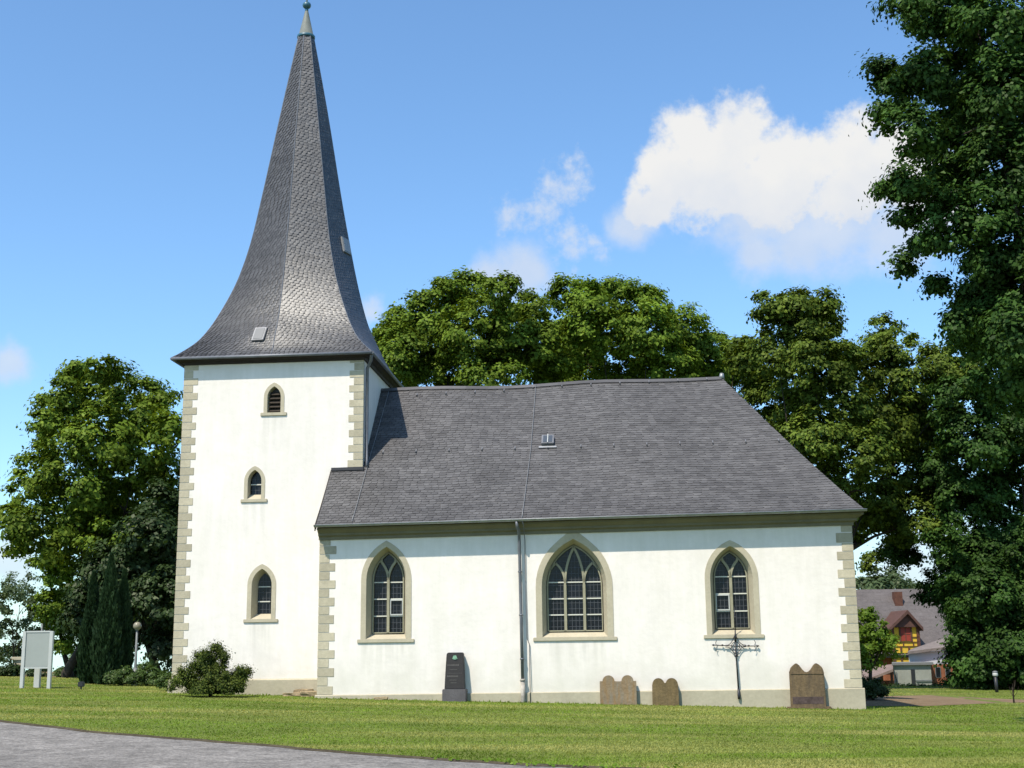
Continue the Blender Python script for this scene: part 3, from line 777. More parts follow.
# eaves gutter edge of the spire
eg = MB(); ring = [spv(k, 10.42) for k in (0, 2, 4, 6)]
for i in range(4):
    a, b = ring[i], ring[(i+1) % 4]; eg.tube([a-Vector((0,0,.03)), b-Vector((0,0,.03))], .05, 8)
eg.build('eaves_gutter', M_ZINCDK, church)
# cap cone, collar and ball
tc = TC+U*.05; cp = MB(); cp.lathe((tc.x, tc.y, ZT-.06), [(.27, 0), (.30, .02), (.30, .09), (.26, .11), (.065, 1.02), (.055, 1.05)], 16); capo = cp.build('spire_cap', M_COPPER, church)
cl = MB(); cl.lathe((tc.x, tc.y, ZT-.065), [(.29, 0), (.315, .02), (.315, .095), (.29, .10)], 16); cl.build('collar', M_BALL, capo)
bl = MB(); bl.lathe((tc.x, tc.y, ZT+1.08), [(.15*math.sin(math.pi*k/12)+.001, .13-.13*math.cos(math.pi*k/12)) for k in range(13)], 16); bl.tube([(tc.x,tc.y,ZT+.95),(tc.x,tc.y,ZT+1.1)], .06, 8); bl.build('finial_ball', M_BALL, capo)
rdm = MB(); rdm.tube([(tc.x,tc.y,ZT+1.32),(tc.x,tc.y,ZT+1.62)], [.035,.02], 6); rdm.build('finial_rod', M_METAL, capo)
# hatches on the spire
def px_on_spire(px, py, k):
    def pr(P):
        q = CR.transposed() @ (P-CC); return 512+FPX*q.x/-q.z, 384-FPX*q.y/-q.z
    best = (1e9,)
    for z in np.linspace(10.5, 17, 261):
        a, b = spv(k, z), spv((k+1) % 8, z)
        for f in np.linspace(.05, .95, 37):
            x, y = pr(a.lerp(b, f)); e_ = (x-px)**2+(y-py)**2
            if e_ < best[0]: best = (e_, z, f)
    _, z, f = best
    c_ = spv(k, z).lerp(spv((k+1) % 8, z), f); ax_ = (spv((k+1) % 8, z)-spv(k, z)).normalized()
    up = (spv(k, z+.15).lerp(spv((k+1) % 8, z+.15), f)-c_).normalized(); nn_ = ax_.cross(up).normalized()
    return c_+nn_*.01, ax_, up, nn_
c_, a_, u_, n_ = px_on_spire(261, 335.5, 0); fo, fr0 = roof_box('roof_hatch', c_, a_, u_, n_, .40, .52, .09, M_ZINCDK, M_SKYL, so)
c_, a_, u_, n_ = px_on_spire(345, 246.5, 2); roof_box('roof_hatch', c_, a_, u_, n_, .5, .55, .07, M_METAL, M_METAL, so)
# tower downpipe in the corner above the nave roof
td = MB(); cr = spv(2, 10.42); cr.z = 10.36
td.tube([tv(TW+EO-.04,-EO+.12,10.36), tv(TW+.22,.0,10.2), tv(TW+.09,.14,10.0), tv(TW+.085,.16,8.5), tv(TW+.085,.16,front_z(SET+.16)+.16), tv(TW+.14,.02,front_z(SET)+.10)], .05, 9); td.build('downpipe', M_ZINCDK, church)

# ------------------------------------------------------------------ gravestones and cross along the wall
def stand(px0, px1, py_base, off):
    ua, _ = nav_uz(px0, py_base); ub_, _ = nav_uz(px1, py_base); uc = (ua+ub_)/2
    p = nv(uc, -off, 0); return uc, (ub_-ua)/2, zg(p.x, p.y)
def fr_at(uc, zb, off, lean):
    return lambda u, d, z: nv(uc+u, -off+d+(z)*lean, zb+z)
def headstone(px0, px1, ytop, ybase, off, lean, thick, outline, m, label, slab=None):
    uc, hw, zb = stand(px0, px1, ybase, off); H = onplane((px0+px1)/2, ytop, -off).z-zb
    p = nv(uc, -off, 0); p.z = zb
    root = thing('headstone', p, label, 'gravestone', 'old gravestones leaning at the church wall')
    fr = fr_at(uc, zb-.05, off, lean); b = MB(); b.prism([(u*hw, z*H+.05*(z > 0)) for u, z in outline], fr, -thick, 0); b.build('slab', m, root, bevel=.014)
    return root, fr, hw, H
def arc(cx, cz, rx, rz_, a0, a1, n=9): return [(cx+rx*math.cos(R_(a0+(a1-a0)*i/n)), cz+rz_*math.sin(R_(a0+(a1-a0)*i/n))) for i in range(n+1)]
o1 = [(-1,0),(1,0),(1,.80),(.86,.80)] + arc(.52,.80,.33,.20,0,180) + [(.10,.79),(-.10,.79)] + arc(-.52,.80,.33,.20,0,180) + [(-.86,.80),(-1,.80)]
headstone(600.5, 637, 675.2, 706, .11, .05, .14, o1, M_SAND1, 'grey shouldered double-topped gravestone with an orange rust streak')
o2 = [(-1,0),(1,0),(.98,.76)] + arc(.50,.76,.46,.24,0,165) + arc(-.50,.76,.46,.24,15,180) + [(-.98,.76)]
headstone(652.5, 679, 678, 706.5, .11, .05, .13, o2, M_SAND2, 'smallest ochre gravestone with two plain round lobes')
o3 = [(-1,0),(1,0),(.98,.80),(.90,.90),(.72,.965),(.56,1.0),(.42,.95),(.24,.85),(.08,.80),(-.08,.80),(-.24,.86),(-.40,.95),(-.56,1.0),(-.70,.965),(-.88,.90),(-.98,.80)]
rt, fr, hw, H = headstone(790, 825, 663, 705, .13, .05, .15, o3, M_SAND3, 'tallest brown gravestone with two pointed tops beside the right corner')
b = MB(); b.box(fr, -hw-.12, hw+.14, -.25, .04, -.0, .10); b.build('base', M_SAND3, rt, bevel=.03)
b = MB(); b.box(fr, -hw*.9, hw*.86, -.153, -.149, .17, .36); b.build('dark_panel', mat('weathered_panel', (.075, .055, .05), .95, .1, [(6, .3), (20, .2)]), rt)
b = MB()
for k in range(2):
    for s in (-1, 1): pass
b.box(fr, -hw*.93, hw*.93, -.165, -.149, H*.80, H*.815); b.build('moulding', M_SAND3, rt)
# black granite stone on a base
uc, hw, zb = stand(444.5, 468, 703, .26); p = nv(uc, -.26, 0); p.z = zb; H = onplane(456, 652.5, -.45).z-zb
bk = thing('headstone', p, 'tall tapered black granite gravestone on a stepped base by the wall', 'gravestone', 'old gravestones leaning at the church wall')
fr = fr_at(uc, zb, .26, .11)
bz = .33; b = MB(); b.box(fr, -hw, hw, -.22, .14, -.06, bz); b.build('base', M_GRANR, bk, bevel=.012)
b = MB(); b.prism([(-hw*.86, bz+.002), (hw*.86, bz+.002), (hw*.79, H*.6), (hw*.72, H-.05), (hw*.64, H), (-hw*.60, H), (-hw*.72, H-.04), (-hw*.80, H*.6)], fr, -.12, .07); slab = b.build('slab', M_GRAN, bk, bevel=.012)
rr = random.Random(4)
for z, n_, hgt in ((H-.36, 13, .042), (H-.47, 9, .022), (H-.66, 13, .045), (H-.755, 9, .022), (H-.83, 7, .022)):
    x = -n_*.0165; b = MB()
    for i in range(n_):
        w = rr.uniform(.014, .026)
        if rr.random() > .0: b.box(fr, x, x+w, -.1235, -.1195, z, z+hgt*rr.uniform(.7, 1))
        x += w+.004
    b.build('inscription_line', M_INSC, slab)
b = MB(); b.box(fr, -.20, .20, -.1235, -.1195, H-.565, H-.557); b.build('dividing_line', M_INSC, slab)
b = MB()
for k in range(6):
    a = k*math.pi/3; b.prism([(.036*math.cos(a)+.026*math.cos(t), H-.135+.036*math.sin(a)+.026*math.sin(t)) for t in np.linspace(0, 2*math.pi, 9)[:-1]], fr, -.140-.001*k, -.1195)
b.prism([(.03*math.cos(t), H-.135+.03*math.sin(t)) for t in np.linspace(0, 2*math.pi, 11)[:-1]], fr, -.150, -.1195); b.prism([(-.085, H-.175), (.085, H-.175), (.05, H-.15), (-.05, H-.15)], fr, -.134, -.1195)
b.build('bronze_wreath', M_VERD, slab)
# wrought-iron cross fixed to the wall
ub_, zb = nav_uz(739, 699, -.05); ut, zt = nav_uz(734.5, 607, -.05)
ua, za_ = nav_uz(712, 645, -.05); uc_, zc_ = nav_uz(759, 646, -.05); um, zm = nav_uz(735.6, 646, -.05)
cx = thing('iron_cross', nv(ub_, -.06, zb), 'slender wrought-iron grave cross with ornate centre fixed to the wall', 'cross')
P = lambda u, z, d=-.065: nv(u, d, z)
b = MB(); b.tube([P(ub_, zb, -.11), P(ub_, zb+.10, -.11), P(ub_-.005, zb+.28, -.09)], [.038, .044, .028], 8); b.tube([P(ub_-.005, zb+.28, -.09), P(um, zm-.16), P(um, zm+.12)], [.024, .019, .016], 8); b.tube([P(um, zm+.12), P(lerp(um, ut, .4), lerp(zm, zt, .4))], [.030, .018], 8); b.tube([P(lerp(um, ut, .4), lerp(zm, zt, .4)), P(ut, zt)], [.017, .006], 8)
b.lathe(P(ut, zt-.28)-Vector((0,0,.03)), [(.005,0),(.03,.015),(.03,.045),(.005,.06)], 8); b.build('upright', M_IRON, cx)
b = MB(); b.tube([P(ua, za_), P(um, zm), P(uc_, zc_)], .013, 6)
for f in (.03, .22, .78, .97):
    q = P(lerp(ua, uc_, f), lerp(za_, zc_, f)); b.lathe(q-Vector((0,0,.028)), [(.004,0),(.030,.015),(.030,.041),(.004,.056)], 8)
b.build('crossbar', M_IRON, cx)
ring = [P(um+.11*math.cos(t), zm+.11*math.sin(t)) for t in np.linspace(0, 2*math.pi, 20)]; b = MB(); b.tube(ring, .009, 6); b.build('ring', M_IRON, cx)
for s in (-1, 1):
    for v in (-1, 1):
        b = MB(); b.tube([P(um+s*(.28-.26*t**.6), zm+v*(.02+.26*t**1.6)) for t in np.linspace(0, 1, 9)], .010, 6); b.build('brace', M_IRON, cx)
        uu = um+s*abs(uc_-ua)*.40
        b = MB(); b.tube([P(uu+s*.03*math.sin(t*3.2), zm+v*(.02+.13*t)+.0) for t in np.linspace(0, 1, 8)], .008, 5); b.build('scroll', M_IRON, cx)
for z_ in (zm-.30, zm-.20):
    b = MB(); b.tube([P(um-.05, z_+.03), P(um, z_), P(um+.05, z_+.03)], .010, 5); b.build('collar', M_IRON, cx)
for z_ in (zm-.5, zb+.12):
    b = MB(); b.tube([P(um, z_, -.08), P(um+.01*(z_ < zm-.6), z_, .01)], .012, 6); b.build('wall_bracket', M_IRON, cx)
# loose stones at the foot of the wall
def rock(px, py, w, h, d_, label, m, seed, setback):
    p = onground(px, py); q = onplane(px, py, setback); p = Vector((q.x, q.y, zg(q.x, q.y)))
    rr = random.Random(seed); b = bmesh.new(); bmesh.ops.create_cube(b, size=1)
    bmesh.ops.subdivide_edges(b, edges=b.edges, cuts=2, use_grid_fill=True)
    for v in b.verts: v.co = Vector((v.co.x*w*rr.uniform(.85, 1.1), v.co.y*d_*rr.uniform(.85, 1.1), v.co.z*h*rr.uniform(.8, 1.15)+h*.38)) + p
    me = bpy.data.meshes.new('loose_stone'); b.to_mesh(me); b.free()
    o = link('loose_stone', me, m, base=p); tag(o, label, 'stone', 'loose stones lying at the foot of the church')
rock(294, 691.5, .62, .10, .35, 'flat broken slab lying furthest left at the tower foot', M_RUBBLE, 1, SET-.45)
rock(310, 694.0, .50, .17, .35, 'thick tan stone lying against the left corner of the nave', M_RUBBLE, 2, SET-.6)
rock(304, 690.5, .55, .22, .30, 'pale stone lying behind the others at the tower foot', M_RUBBLE, 3, SET-.25)
rock(381, 700.0, .36, .09, .22, 'thin flat stone lying alone under the left nave window', M_RUBBLE, 4, -.25)

# ------------------------------------------------------------------ foliage
def leaf_mesh(name, C, Nn, size, aspect=1.5, fold=.0):
    """one quad leaf per centre; Nn = unit normals"""
    n = len(C); t = rng.normal(size=(n, 3)); t -= Nn*np.sum(t*Nn, 1, keepdims=True); t /= np.linalg.norm(t, axis=1, keepdims=True)+1e-9
    b = np.cross(Nn, t); s = (size*rng.uniform(.55, 1.45, n))[:, None]
    v = np.empty((n, 4, 3)); v[:, 0] = C-t*s*.5*aspect; v[:, 1] = C+b*s*.5-t*s*.05; v[:, 2] = C+t*s*.5*aspect; v[:, 3] = C-b*s*.5-t*s*.05
    v[:, 1] += Nn*s*.12; v[:, 3] += Nn*s*.12
    return quads(name, v)
def quads(name, v):
    n = len(v); me = bpy.data.meshes.new(name); me.vertices.add(n*4); me.vertices.foreach_set('co', v.reshape(-1).astype(np.float32))
    me.loops.add(n*4); me.loops.foreach_set('vertex_index', np.arange(n*4, dtype=np.int32)); me.polygons.add(n)
    me.polygons.foreach_set('loop_start', np.arange(0, n*4, 4, dtype=np.int32)); me.polygons.foreach_set('loop_total', np.full(n, 4, np.int32)); me.update(); return me
def unit(v): return v/(np.linalg.norm(v, axis=-1, keepdims=True)+1e-9)
def crown_points(blobs, sub_r, per_sub, density, droop=.0, inner=.15, flat=.6):
    """blobs: (centre, radius). Leaves sit in flattened twig clumps spread over and just under each lobe's surface."""
    Cs, Ns = [], []
    for c, r in blobs:
        c = np.array(c); ns = max(6, int(density*r*r/(sub_r*sub_r)))
        d = unit(rng.normal(size=(ns, 3))); d[:, 2] = d[:, 2]*.9+.08; d = unit(d)
        rad = r*np.where(rng.random(ns) < inner, rng.uniform(.3, .75, ns), rng.uniform(.70, 1.02, ns))
        # lumpy outline
        lump = 1+.09*np.sin(d[:, 0]*5+c[0])*np.sin(d[:, 1]*4+c[1]*2)+.09*np.sin(d[:, 2]*6+c[2])
        sc = c+d*(rad*lump)[:, None]*np.array([1, 1, .9])
        sr = sub_r*rng.uniform(.55, 1.35, ns)
        k = per_sub; q = rng.normal(size=(ns, k, 3))*.42
        q = q*np.array([1, 1, flat]); q[:, :, 2] -= droop*(q[:, :, 0]**2+q[:, :, 1]**2)
        L_ = sc[:, None]+q*sr[:, None, None]
        nn = unit(unit(q)*.5+d[:, None]*.55+np.array([0, 0, .55])+rng.normal(size=(ns, k, 3))*.32)
        Cs.append(L_.reshape(-1, 3)); Ns.append(nn.reshape(-1, 3))
    return np.concatenate(Cs), np.concatenate(Ns)
def branches(mb, base, tops, r0, fork=.35, forkx=.5):
    """a trunk splitting into limbs that reach into the lobes"""
    base = Vector(base); cx = sum((Vector(t) for t in tops), Vector())/len(tops)
    f = Vector((lerp(base.x, cx.x, forkx), lerp(base.y, cx.y, .5), lerp(base.z, cx.z, fork)))
    mid = base.lerp(f, .5)+Vector((.1, .05, 0))*r0
    mb.tube([base-Vector((0,0,.25)), base+Vector((0,0,.15)), mid, f], [r0*1.3, r0*.9, r0*.75, r0*.6], 10)
    rr = random.Random(int(abs(base.x*100)))
    for t in tops:
        t = f.lerp(Vector(t), .88); m1 = f.lerp(t, .45)+Vector((rr.uniform(-.4, .4), rr.uniform(-.4, .4), rr.uniform(.1, .6)))*(t-f).length*.12
        mb.tube([f-Vector((0,0,r0*.4)), m1, t], [r0*.40, r0*.20, r0*.04], 7)
        for _ in range(3):
            e = m1.lerp(t, rr.uniform(.1, .7)); g = e+Vector((rr.uniform(-1, 1), rr.uniform(-1, 1), rr.uniform(-.2, .9))).normalized()*min((t-f).length*.25, .7)
            mb.tube([e, e.lerp(g, .5)+Vector((0,0,.1)), g], [r0*.18, r0*.10, r0*.03], 5)
def tree(name, label, lobes, Y, depth, base_px, m, leaf, sub_r=.55, per=34, density=2.6, r0=.28, group=None, cat='tree', extra=2, fork=.35, forkx=.5, droop=.15, inner=.15, flat=.6, base_y=None, grow=1.06):
    """lobes: (px, py, radius px) of the crown seen in the photograph, given depth around distance Y"""
    rr = random.Random(len(label)*7+int(Y)); blobs = []
    per = int(per*3.5); leaf = leaf*.56; density *= 2.0; sub_r *= .88; inner = .24
    for (px, py, rp) in lobes:
        y = Y+rr.uniform(-1, 1)*depth; p = ony(px, py, y); blobs.append((p, grow*rp*y/FPX))
    # the far side of the crown
    zc = [b[0].z for b in blobs]; n0 = len(blobs)
    for i in range(extra):
        p, r = blobs[rr.randrange(n0)]; blobs.append((Vector((p.x+rr.uniform(-.5, .5)*r, Y+depth*rr.uniform(1.0, 1.9), p.z-rr.uniform(.2, 1.0)*r)), r*.95))
    bp = ony(base_px, 650, Y); bz = zg(bp.x, Y)
    root = thing(name, (bp.x, Y, bz), label, cat, group)
    C, Nn = crown_points(blobs, sub_r, per, density, droop, inner, flat)
    keep = C[:, 2] > zg(C[:, 0], C[:, 1])+.08; C, Nn = C[keep], Nn[keep]
    print(name, len(C))
    tm = MB(); tops = [b[0] for b in sorted(blobs[:n0], key=lambda b: -b[1])[:9]]; branches(tm, (bp.x, Y, bz), tops, r0, fork, forkx); tm.build('trunk', M_BARK, root)
    link('crown', leaf_mesh('crown', C, Nn, leaf), m, root)
    return root
GB = 'broadleaf trees standing behind the church'
tree('lime_tree', 'tall bushy green tree left of the tower, sunlit on its left side', [(78,368,15),(98,366,16),(118,376,15),(142,388,17),(163,398,14),(64,392,18),(92,392,24),(46,402,9),(46,424,15),(120,408,26),(150,420,24),(168,430,20),(70,425,28),(42,455,20),(100,440,40),(140,455,38),(38,492,28),(75,490,44),(120,500,46),(165,480,30),(172,520,28),(12,520,22),(45,530,30),(90,535,38),(130,550,44),(165,560,34),(110,590,36),(150,600,34),(16,545,12)], 54, 3.0, 67, M_LIME, .21, .60, 34, 2.3, .22, extra=4, group=GB)
tree('lime_tree', 'shorter bright green tree under the tall bushy tree at far left', [(46,560,16),(58,580,18),(52,605,16),(64,615,18),(66,640,14)], 57, 1.2, 72, M_LIMEL, .20, .45, 30, 2.2, .16, extra=2)
tree('shade_toned_tree', 'dark shaded tree between the conifers and the tower', [(162,505,22),(150,535,28),(115,548,26),(168,545,26),(130,565,30),(96,575,22),(110,590,34),(140,580,38),(165,600,34),(168,640,22),(128,620,28),(85,610,24),(152,618,26)], 50.5, 1.6, 160, M_DARK, .20, .55, 34, 2.5, .22, extra=3)  # stands in for the shaded lower crown; its shade is in the leaf colour
tree('ash_tree', 'thin grey-green tree at the far left edge', [(22,588,18),(8,600,18),(34,610,14),(12,628,16),(2,645,20),(30,640,10),(20,655,10)], 74, 2.0, 14, M_FAR, .19, .5, 20, 1.5, .16, extra=2, fork=.2)
tree('lime_tree', 'rounded mid-green tree behind the nave roof, next to the spire', [(392,335,22),(412,318,26),(440,300,26),(470,292,26),(500,290,20),(515,305,20),(430,340,36),(475,335,40),(395,368,28),(515,345,28),(440,380,34),(490,380,34),(538,352,16),(532,325,13),(545,375,18),(540,340,16),(400,350,26),(536,308,14)], 60, 2.6, 455, M_LIME, .21, .58, 36, 2.5, .35, extra=4, group=GB)
tree('lime_tree', 'broad fresh-green tree behind the middle of the nave roof', [(570,296,22),(588,300,22),(612,297,24),(640,300,20),(655,302,16),(600,330,36),(648,330,34),(680,330,28),(700,352,24),(575,350,30),(620,370,36),(670,370,34),(556,330,18),(558,360,20),(560,380,20),(710,370,18)], 63, 2.6, 625, M_LIMEL, .21, .58, 36, 2.5, .35, extra=4, group=GB)
tree('lime_tree', 'small green tree showing above the right end of the roof ridge', [(726,355,14),(732,345,10),(740,370,16),(720,378,14),(752,385,18),(744,352,13),(757,362,15),(715,340,12)], 68, 1.6, 735, M_LIME, .22, .55, 32, 2.3, .25, extra=2, group=GB)
tree('maple_tree', 'tall yellow-green tree with a rounded head right of the nave roof', [(792,303,22),(772,308,18),(815,306,22),(828,322,18),(800,325,26),(775,350,28),(745,362,18),(815,360,36),(850,360,22),(785,395,38),(835,410,40),(860,455,32),(810,440,36),(870,500,30),(840,490,30)], 56, 2.7, 815, M_MAPLE, .20, .55, 36, 2.5, .32, extra=4, group=GB)
tree('maple_tree', 'yellow-green tree with a narrow top between the roof and the dark right-hand tree', [(886,325,13),(880,345,18),(900,350,20),(865,370,26),(905,385,34),(940,365,26),(880,420,38),(925,430,38),(905,475,36),(885,520,26),(920,520,28),(945,490,30),(892,548,13),(962,380,28),(860,525,12)], 60, 2.6, 842, M_MAPLE, .21, .57, 36, 2.5, .32, extra=4, fork=.55, forkx=.05, group=GB)
tree('oak_tree', 'huge dark green tree rising past the top right corner', [(905,2,16),(925,14,26),(960,12,44),(1000,20,50),(898,88,20),(925,75,34),(965,80,50),(1010,95,56),(888,112,13),(915,130,30),(950,150,46),(1000,175,58),(895,182,18),(920,190,32),(965,220,42),(1012,250,52),(905,215,13),(920,246,12),(938,285,7),(990,280,40),(1015,380,36),(975,340,26),(1020,330,40),(985,130,44),(975,300,26),(1000,320,44),(958,325,13),(1060,60,70),(1070,180,70),(1070,300,70),(1040,-50,70),(960,-50,50)], 25, 1.7, 1150, M_OAK, .115, .34, 40, 2.8, .40, extra=4, fork=.25, flat=.7, grow=.97)
tree('maple_tree', 'dark low-branching tree filling the right edge below the huge tree', [(1000,365,34),(960,395,28),(1015,420,44),(975,440,34),(1010,490,44),(965,500,34),(940,470,22),(1005,550,42),(965,560,32),(945,540,18),(995,610,40),(968,625,18),(1015,650,36),(984,655,24),(1060,450,60),(1060,560,60),(1055,640,44),(975,672,16),(1000,672,22),(985,590,34),(1020,600,30),(990,640,30),(1015,665,28),(968,600,26),(978,640,28),(988,668,24),(962,655,16),(1000,560,38),(962,680,12),(980,683,14),(1000,684,14),(1018,684,14),(962,610,10)], 57, 2.2, 1075, M_OAK, .19, .52, 38, 2.6, .30, extra=4, fork=.2)
tree('fruit_tree', 'small bright green tree beside the right corner of the nave', [(866,612,9),(860,625,12),(876,630,14),(887,643,9),(868,648,14),(884,655,12),(862,660,10)], 44, .7, 866, M_FRUIT, .12, .28, 26, 2.0, .09, extra=1, fork=.5, group=GB)
GF = 'distant trees behind the farmhouse'
tree('woodland_tree', 'distant bluish tree left above the farmhouse roof', [(862,582,10),(876,579,11),(888,577,10),(880,590,12),(868,592,10),(898,584,9)], 150, 4, 878, M_FAR, .5, 1.2, 30, 2.2, .4, extra=1, group=GF)
tree('woodland_tree', 'lower distant tree above the farmhouse roof, near the dark tree', [(908,590,8),(918,592,7),(930,594,8),(945,592,10)], 155, 3, 918, M_FAR, .5, 1.2, 30, 2.2, .4, extra=1, group=GF)
# shrubs
def shrub(name, label, lobes, Y, depth, base_px, m, leaf, sub_r, per, density, group=None, **k):
    return tree(name, label, lobes, Y, depth, base_px, m, leaf, sub_r, per, density, .05, group, 'shrub', 1, .15, **k)
shrub('yew_bush', 'spreading ragged yew bush in front of the tower', [(190,690,7),(214,692,10),(228,691,8),(241,687,5),(202,692,8),(216,648,4),(225,655,5),(240,670,4),(186,671,5),(176,685,6),(204,655,4),(214,654,6),(222,662,9),(208,664,10),(214,676,14),(200,678,11),(228,678,10),(190,681,9),(180,678,8),(237,680,7),(241,676,5),(218,686,12),(202,688,10),(232,688,8),(200,659,6),(195,668,7)], 36.6, .45, 212, M_YEW, .055, .20, 44, 2.5, flat=1.0, droop=-.2)
GS = 'shrubs in the border left of the tower'
shrub('shrub', 'low leafy green shrub nearest the dark conifers', [(115,678,8),(126,674,9),(122,683,8),(134,680,8)], 45, .5, 122, M_SHRUB, .08, .22, 34, 2.6, GS)
shrub('shrub', 'taller leafy green shrub below the globe lamp', [(144,668,9),(150,676,11),(140,680,9),(156,682,8)], 45.5, .5, 148, M_SHRUB, .08, .22, 34, 2.6, GS)
shrub('shrub', 'yellowish shrub against the left tower corner', [(166,680,7),(174,678,7),(170,686,6)], 40.5, .3, 170, M_SHRUB, .07, .2, 30, 2.4, GS)
shrub('shrub', 'dark bush under the small tree at the right corner', [(868,684,9),(876,687,8),(862,690,8),(870,692,8),(880,692,6)], 43, .5, 870, M_DARK, .09, .24, 34, 2.8)
GH = 'dark shrubs along the far left boundary'
for i, (x, y, r) in enumerate([(4, 672, 12), (34, 672, 9), (62, 675, 9), (68, 671, 9)]):
    shrub('shrub', ['dark shrub at the left edge of the photo', 'dark shrub behind the notice board', 'green shrub between notice board and conifers', 'leafy shrub touching the left conifer'][i], [(x-5, y+2, r*.8), (x+4, y, r), (x+8, y+4, r*.7), (x, y+6, r*.8)], 58, .5, x, [M_DARK, M_DARK, M_SHRUB, M_SHRUB][i], .12, .3, 28, 2.4, GH)
# conifers: dense columns of upright sprays
def conifer(label, px, ytop, ybase, wpx, Y, seed):
    top = ony(px, ytop, Y); bp = ony(px, ybase, Y); bz = zg(bp.x, Y); H = top.z-bz; Wr = wpx*Y/FPX/2
    root = thing('conifer', (bp.x, Y, bz), label, 'tree', 'slim dark conifers left of the tower')
    r = np.random.default_rng(seed); n = 15000; t = r.random(n)**1.15; a = r.random(n)*2*np.pi
    prof = np.interp(t, [0, .05, .2, .4, .6, .8, .92, 1], [.74, .88, 1.0, .90, .66, .36, .16, .02])
    rad = Wr*prof*(1+.14*np.sin(a*5+t*9)+.10*np.sin(a*9-t*22))*r.uniform(.72, 1.06, n)
    C = np.stack([bp.x+rad*np.cos(a), Y+rad*np.sin(a), bz+.1+t*(H-.1)], 1)
    up = unit(np.stack([np.cos(a)*.30, np.sin(a)*.30, np.ones(n)], 1)+r.normal(size=(n, 3))*.16)
    side = unit(np.cross(up, r.normal(size=(n, 3)))); L_ = (r.uniform(.12, .30, n))[:, None]; w = (r.uniform(.022, .05, n))[:, None]
    v = np.stack([C-up*L_*.5, C+side*w, C+up*L_*.6, C-side*w], 1)
    link('crown', quads('crown', v), M_CON, root)
    tm = MB(); tm.tube([(bp.x, Y, bz-.2), (bp.x, Y, bz+H*.5), (bp.x, Y, bz+H*.95)], [Wr*.16, Wr*.10, .02], 8); tm.build('trunk', M_BARK, root)
conifer('left one of three dark columnar conifers, dark and narrow', 88, 574, 687, 19, 46.5, 1)
conifer('middle and tallest of the three dark columnar conifers', 105, 556, 688, 25, 46, 2)
conifer('right one of three dark columnar conifers, overlapping the lamp side', 119, 572, 688, 20, 46.6, 3)
# bare sapling on the right
p = onground(1014, 703); sp_ = thing('sapling', p, 'thin bare sapling at the edge of the path on the right', 'sapling')
b = MB(); q = Vector(p)
b.tube([q-Vector((0,0,.1)), q+Vector((.0,0,.25)), q+Vector((-.02,0,.5))], [.03,.025,.012], 6)
for k in range(7):
    a = random.uniform(0, 6.28); s = q+Vector((0,0,random.uniform(.15,.45))); b.tube([s, s+Vector((.14*math.cos(a),.14*math.sin(a),.14)), s+Vector((.22*math.cos(a),.22*math.sin(a),.34))], [.010,.007,.003], 5)
b.build('stem', M_BARK, sp_)

# ------------------------------------------------------------------ notice board, lamps, posts on the left
Y = onground(37, 688.5).y; pa = ony(23.5, 660, Y); pb = ony(50.5, 660, Y); pz = zg(pa.x, Y)
zt_ = ony(37, 632.5, Y).z; zl_ = ony(37, 667, Y).z
nb = thing('notice_board', ((pa.x+pb.x)/2, Y, pz), 'blank pale notice board standing on posts at far left', 'notice board')
I3 = lambda u, d, z: Vector((u, d, z))
for x in (pa.x, pb.x):
    b = MB(); b.box(I3, x-.055, x+.055, Y-.06, Y+.06, pz-.3, zt_+.04); b.build('post', M_WHITE, nb, bevel=.008)
xm = ony(40, 660, Y+.9).x
b = MB(); b.box(I3, xm-.09, xm+.09, Y+.7, Y+.85, pz-.3, zt_-.1); b.build('post', M_WHITE, nb, bevel=.008)
b = MB(); b.box(I3, pa.x+.057, pb.x-.057, Y-.03, Y+.03, zl_, zt_); b.build('panel', M_BOARD, nb, bevel=.006)
for (z0_, z1_) in ((zl_-.05, zl_-.002), (zt_+.002, zt_+.05)):
    b = MB(); b.box(I3, pa.x+.057, pb.x-.057, Y-.045, Y+.045, z0_, z1_); b.build('frame_rail', M_WHITE, nb)
b = MB(); b.box(I3, xm-.09, xm+.09, Y+.033, Y+.70, zt_-.35, zt_-.25); b.build('brace', M_WHITE, nb)
def globe_lamp(px, ytop, r_px, Y, label):
    c = ony(px, ytop, Y); z0 = zg(c.x, Y); r = r_px*Y/FPX
    root = thing('street_lamp', (c.x, Y, z0), label, 'street lamp', 'globe lamps on posts')
    b = MB(); b.tube([(c.x,Y,z0-.2),(c.x,Y,z0+.5),(c.x,Y,c.z-r*.9)], [.06,.05,.035], 10); b.tube([(c.x,Y,z0-.1),(c.x,Y,z0+.6)], .075, 10); b.build('pole', M_POST, root)
    b = MB(); b.lathe((c.x, Y, c.z), [(r*math.sin(math.pi*k/14)+.001, -r*math.cos(math.pi*k/14)) for k in range(15)], 20); b.build('globe', M_GLOBE, root)
    b = MB(); b.lathe((c.x, Y, c.z-r*1.12), [(.04,0),(.075,.02),(.075,.07),(.05,.09)], 12); b.build('collar', M_POST, root)
globe_lamp(137.3, 626, 4.0, 45.2, 'globe lamp standing in shade beside the dark conifers')
globe_lamp(43, 612, 2.6, 62, 'small pale globe lamp rising behind the notice board')
p = onground(81, 689.5); mk = thing('ground_spotlight', p, 'little black ground light in the lawn before the conifers', 'light')
b = MB(); b.box(I3, p.x-.09, p.x+.09, p.y-.08, p.y+.08, p.z+.08, p.z+.24); b.build('housing', M_BLACKP, mk, bevel=.02)
b = MB(); b.tube([(p.x,p.y,p.z-.1),(p.x,p.y,p.z+.10)], .025, 6); b.build('spike', M_BLACKP, mk)
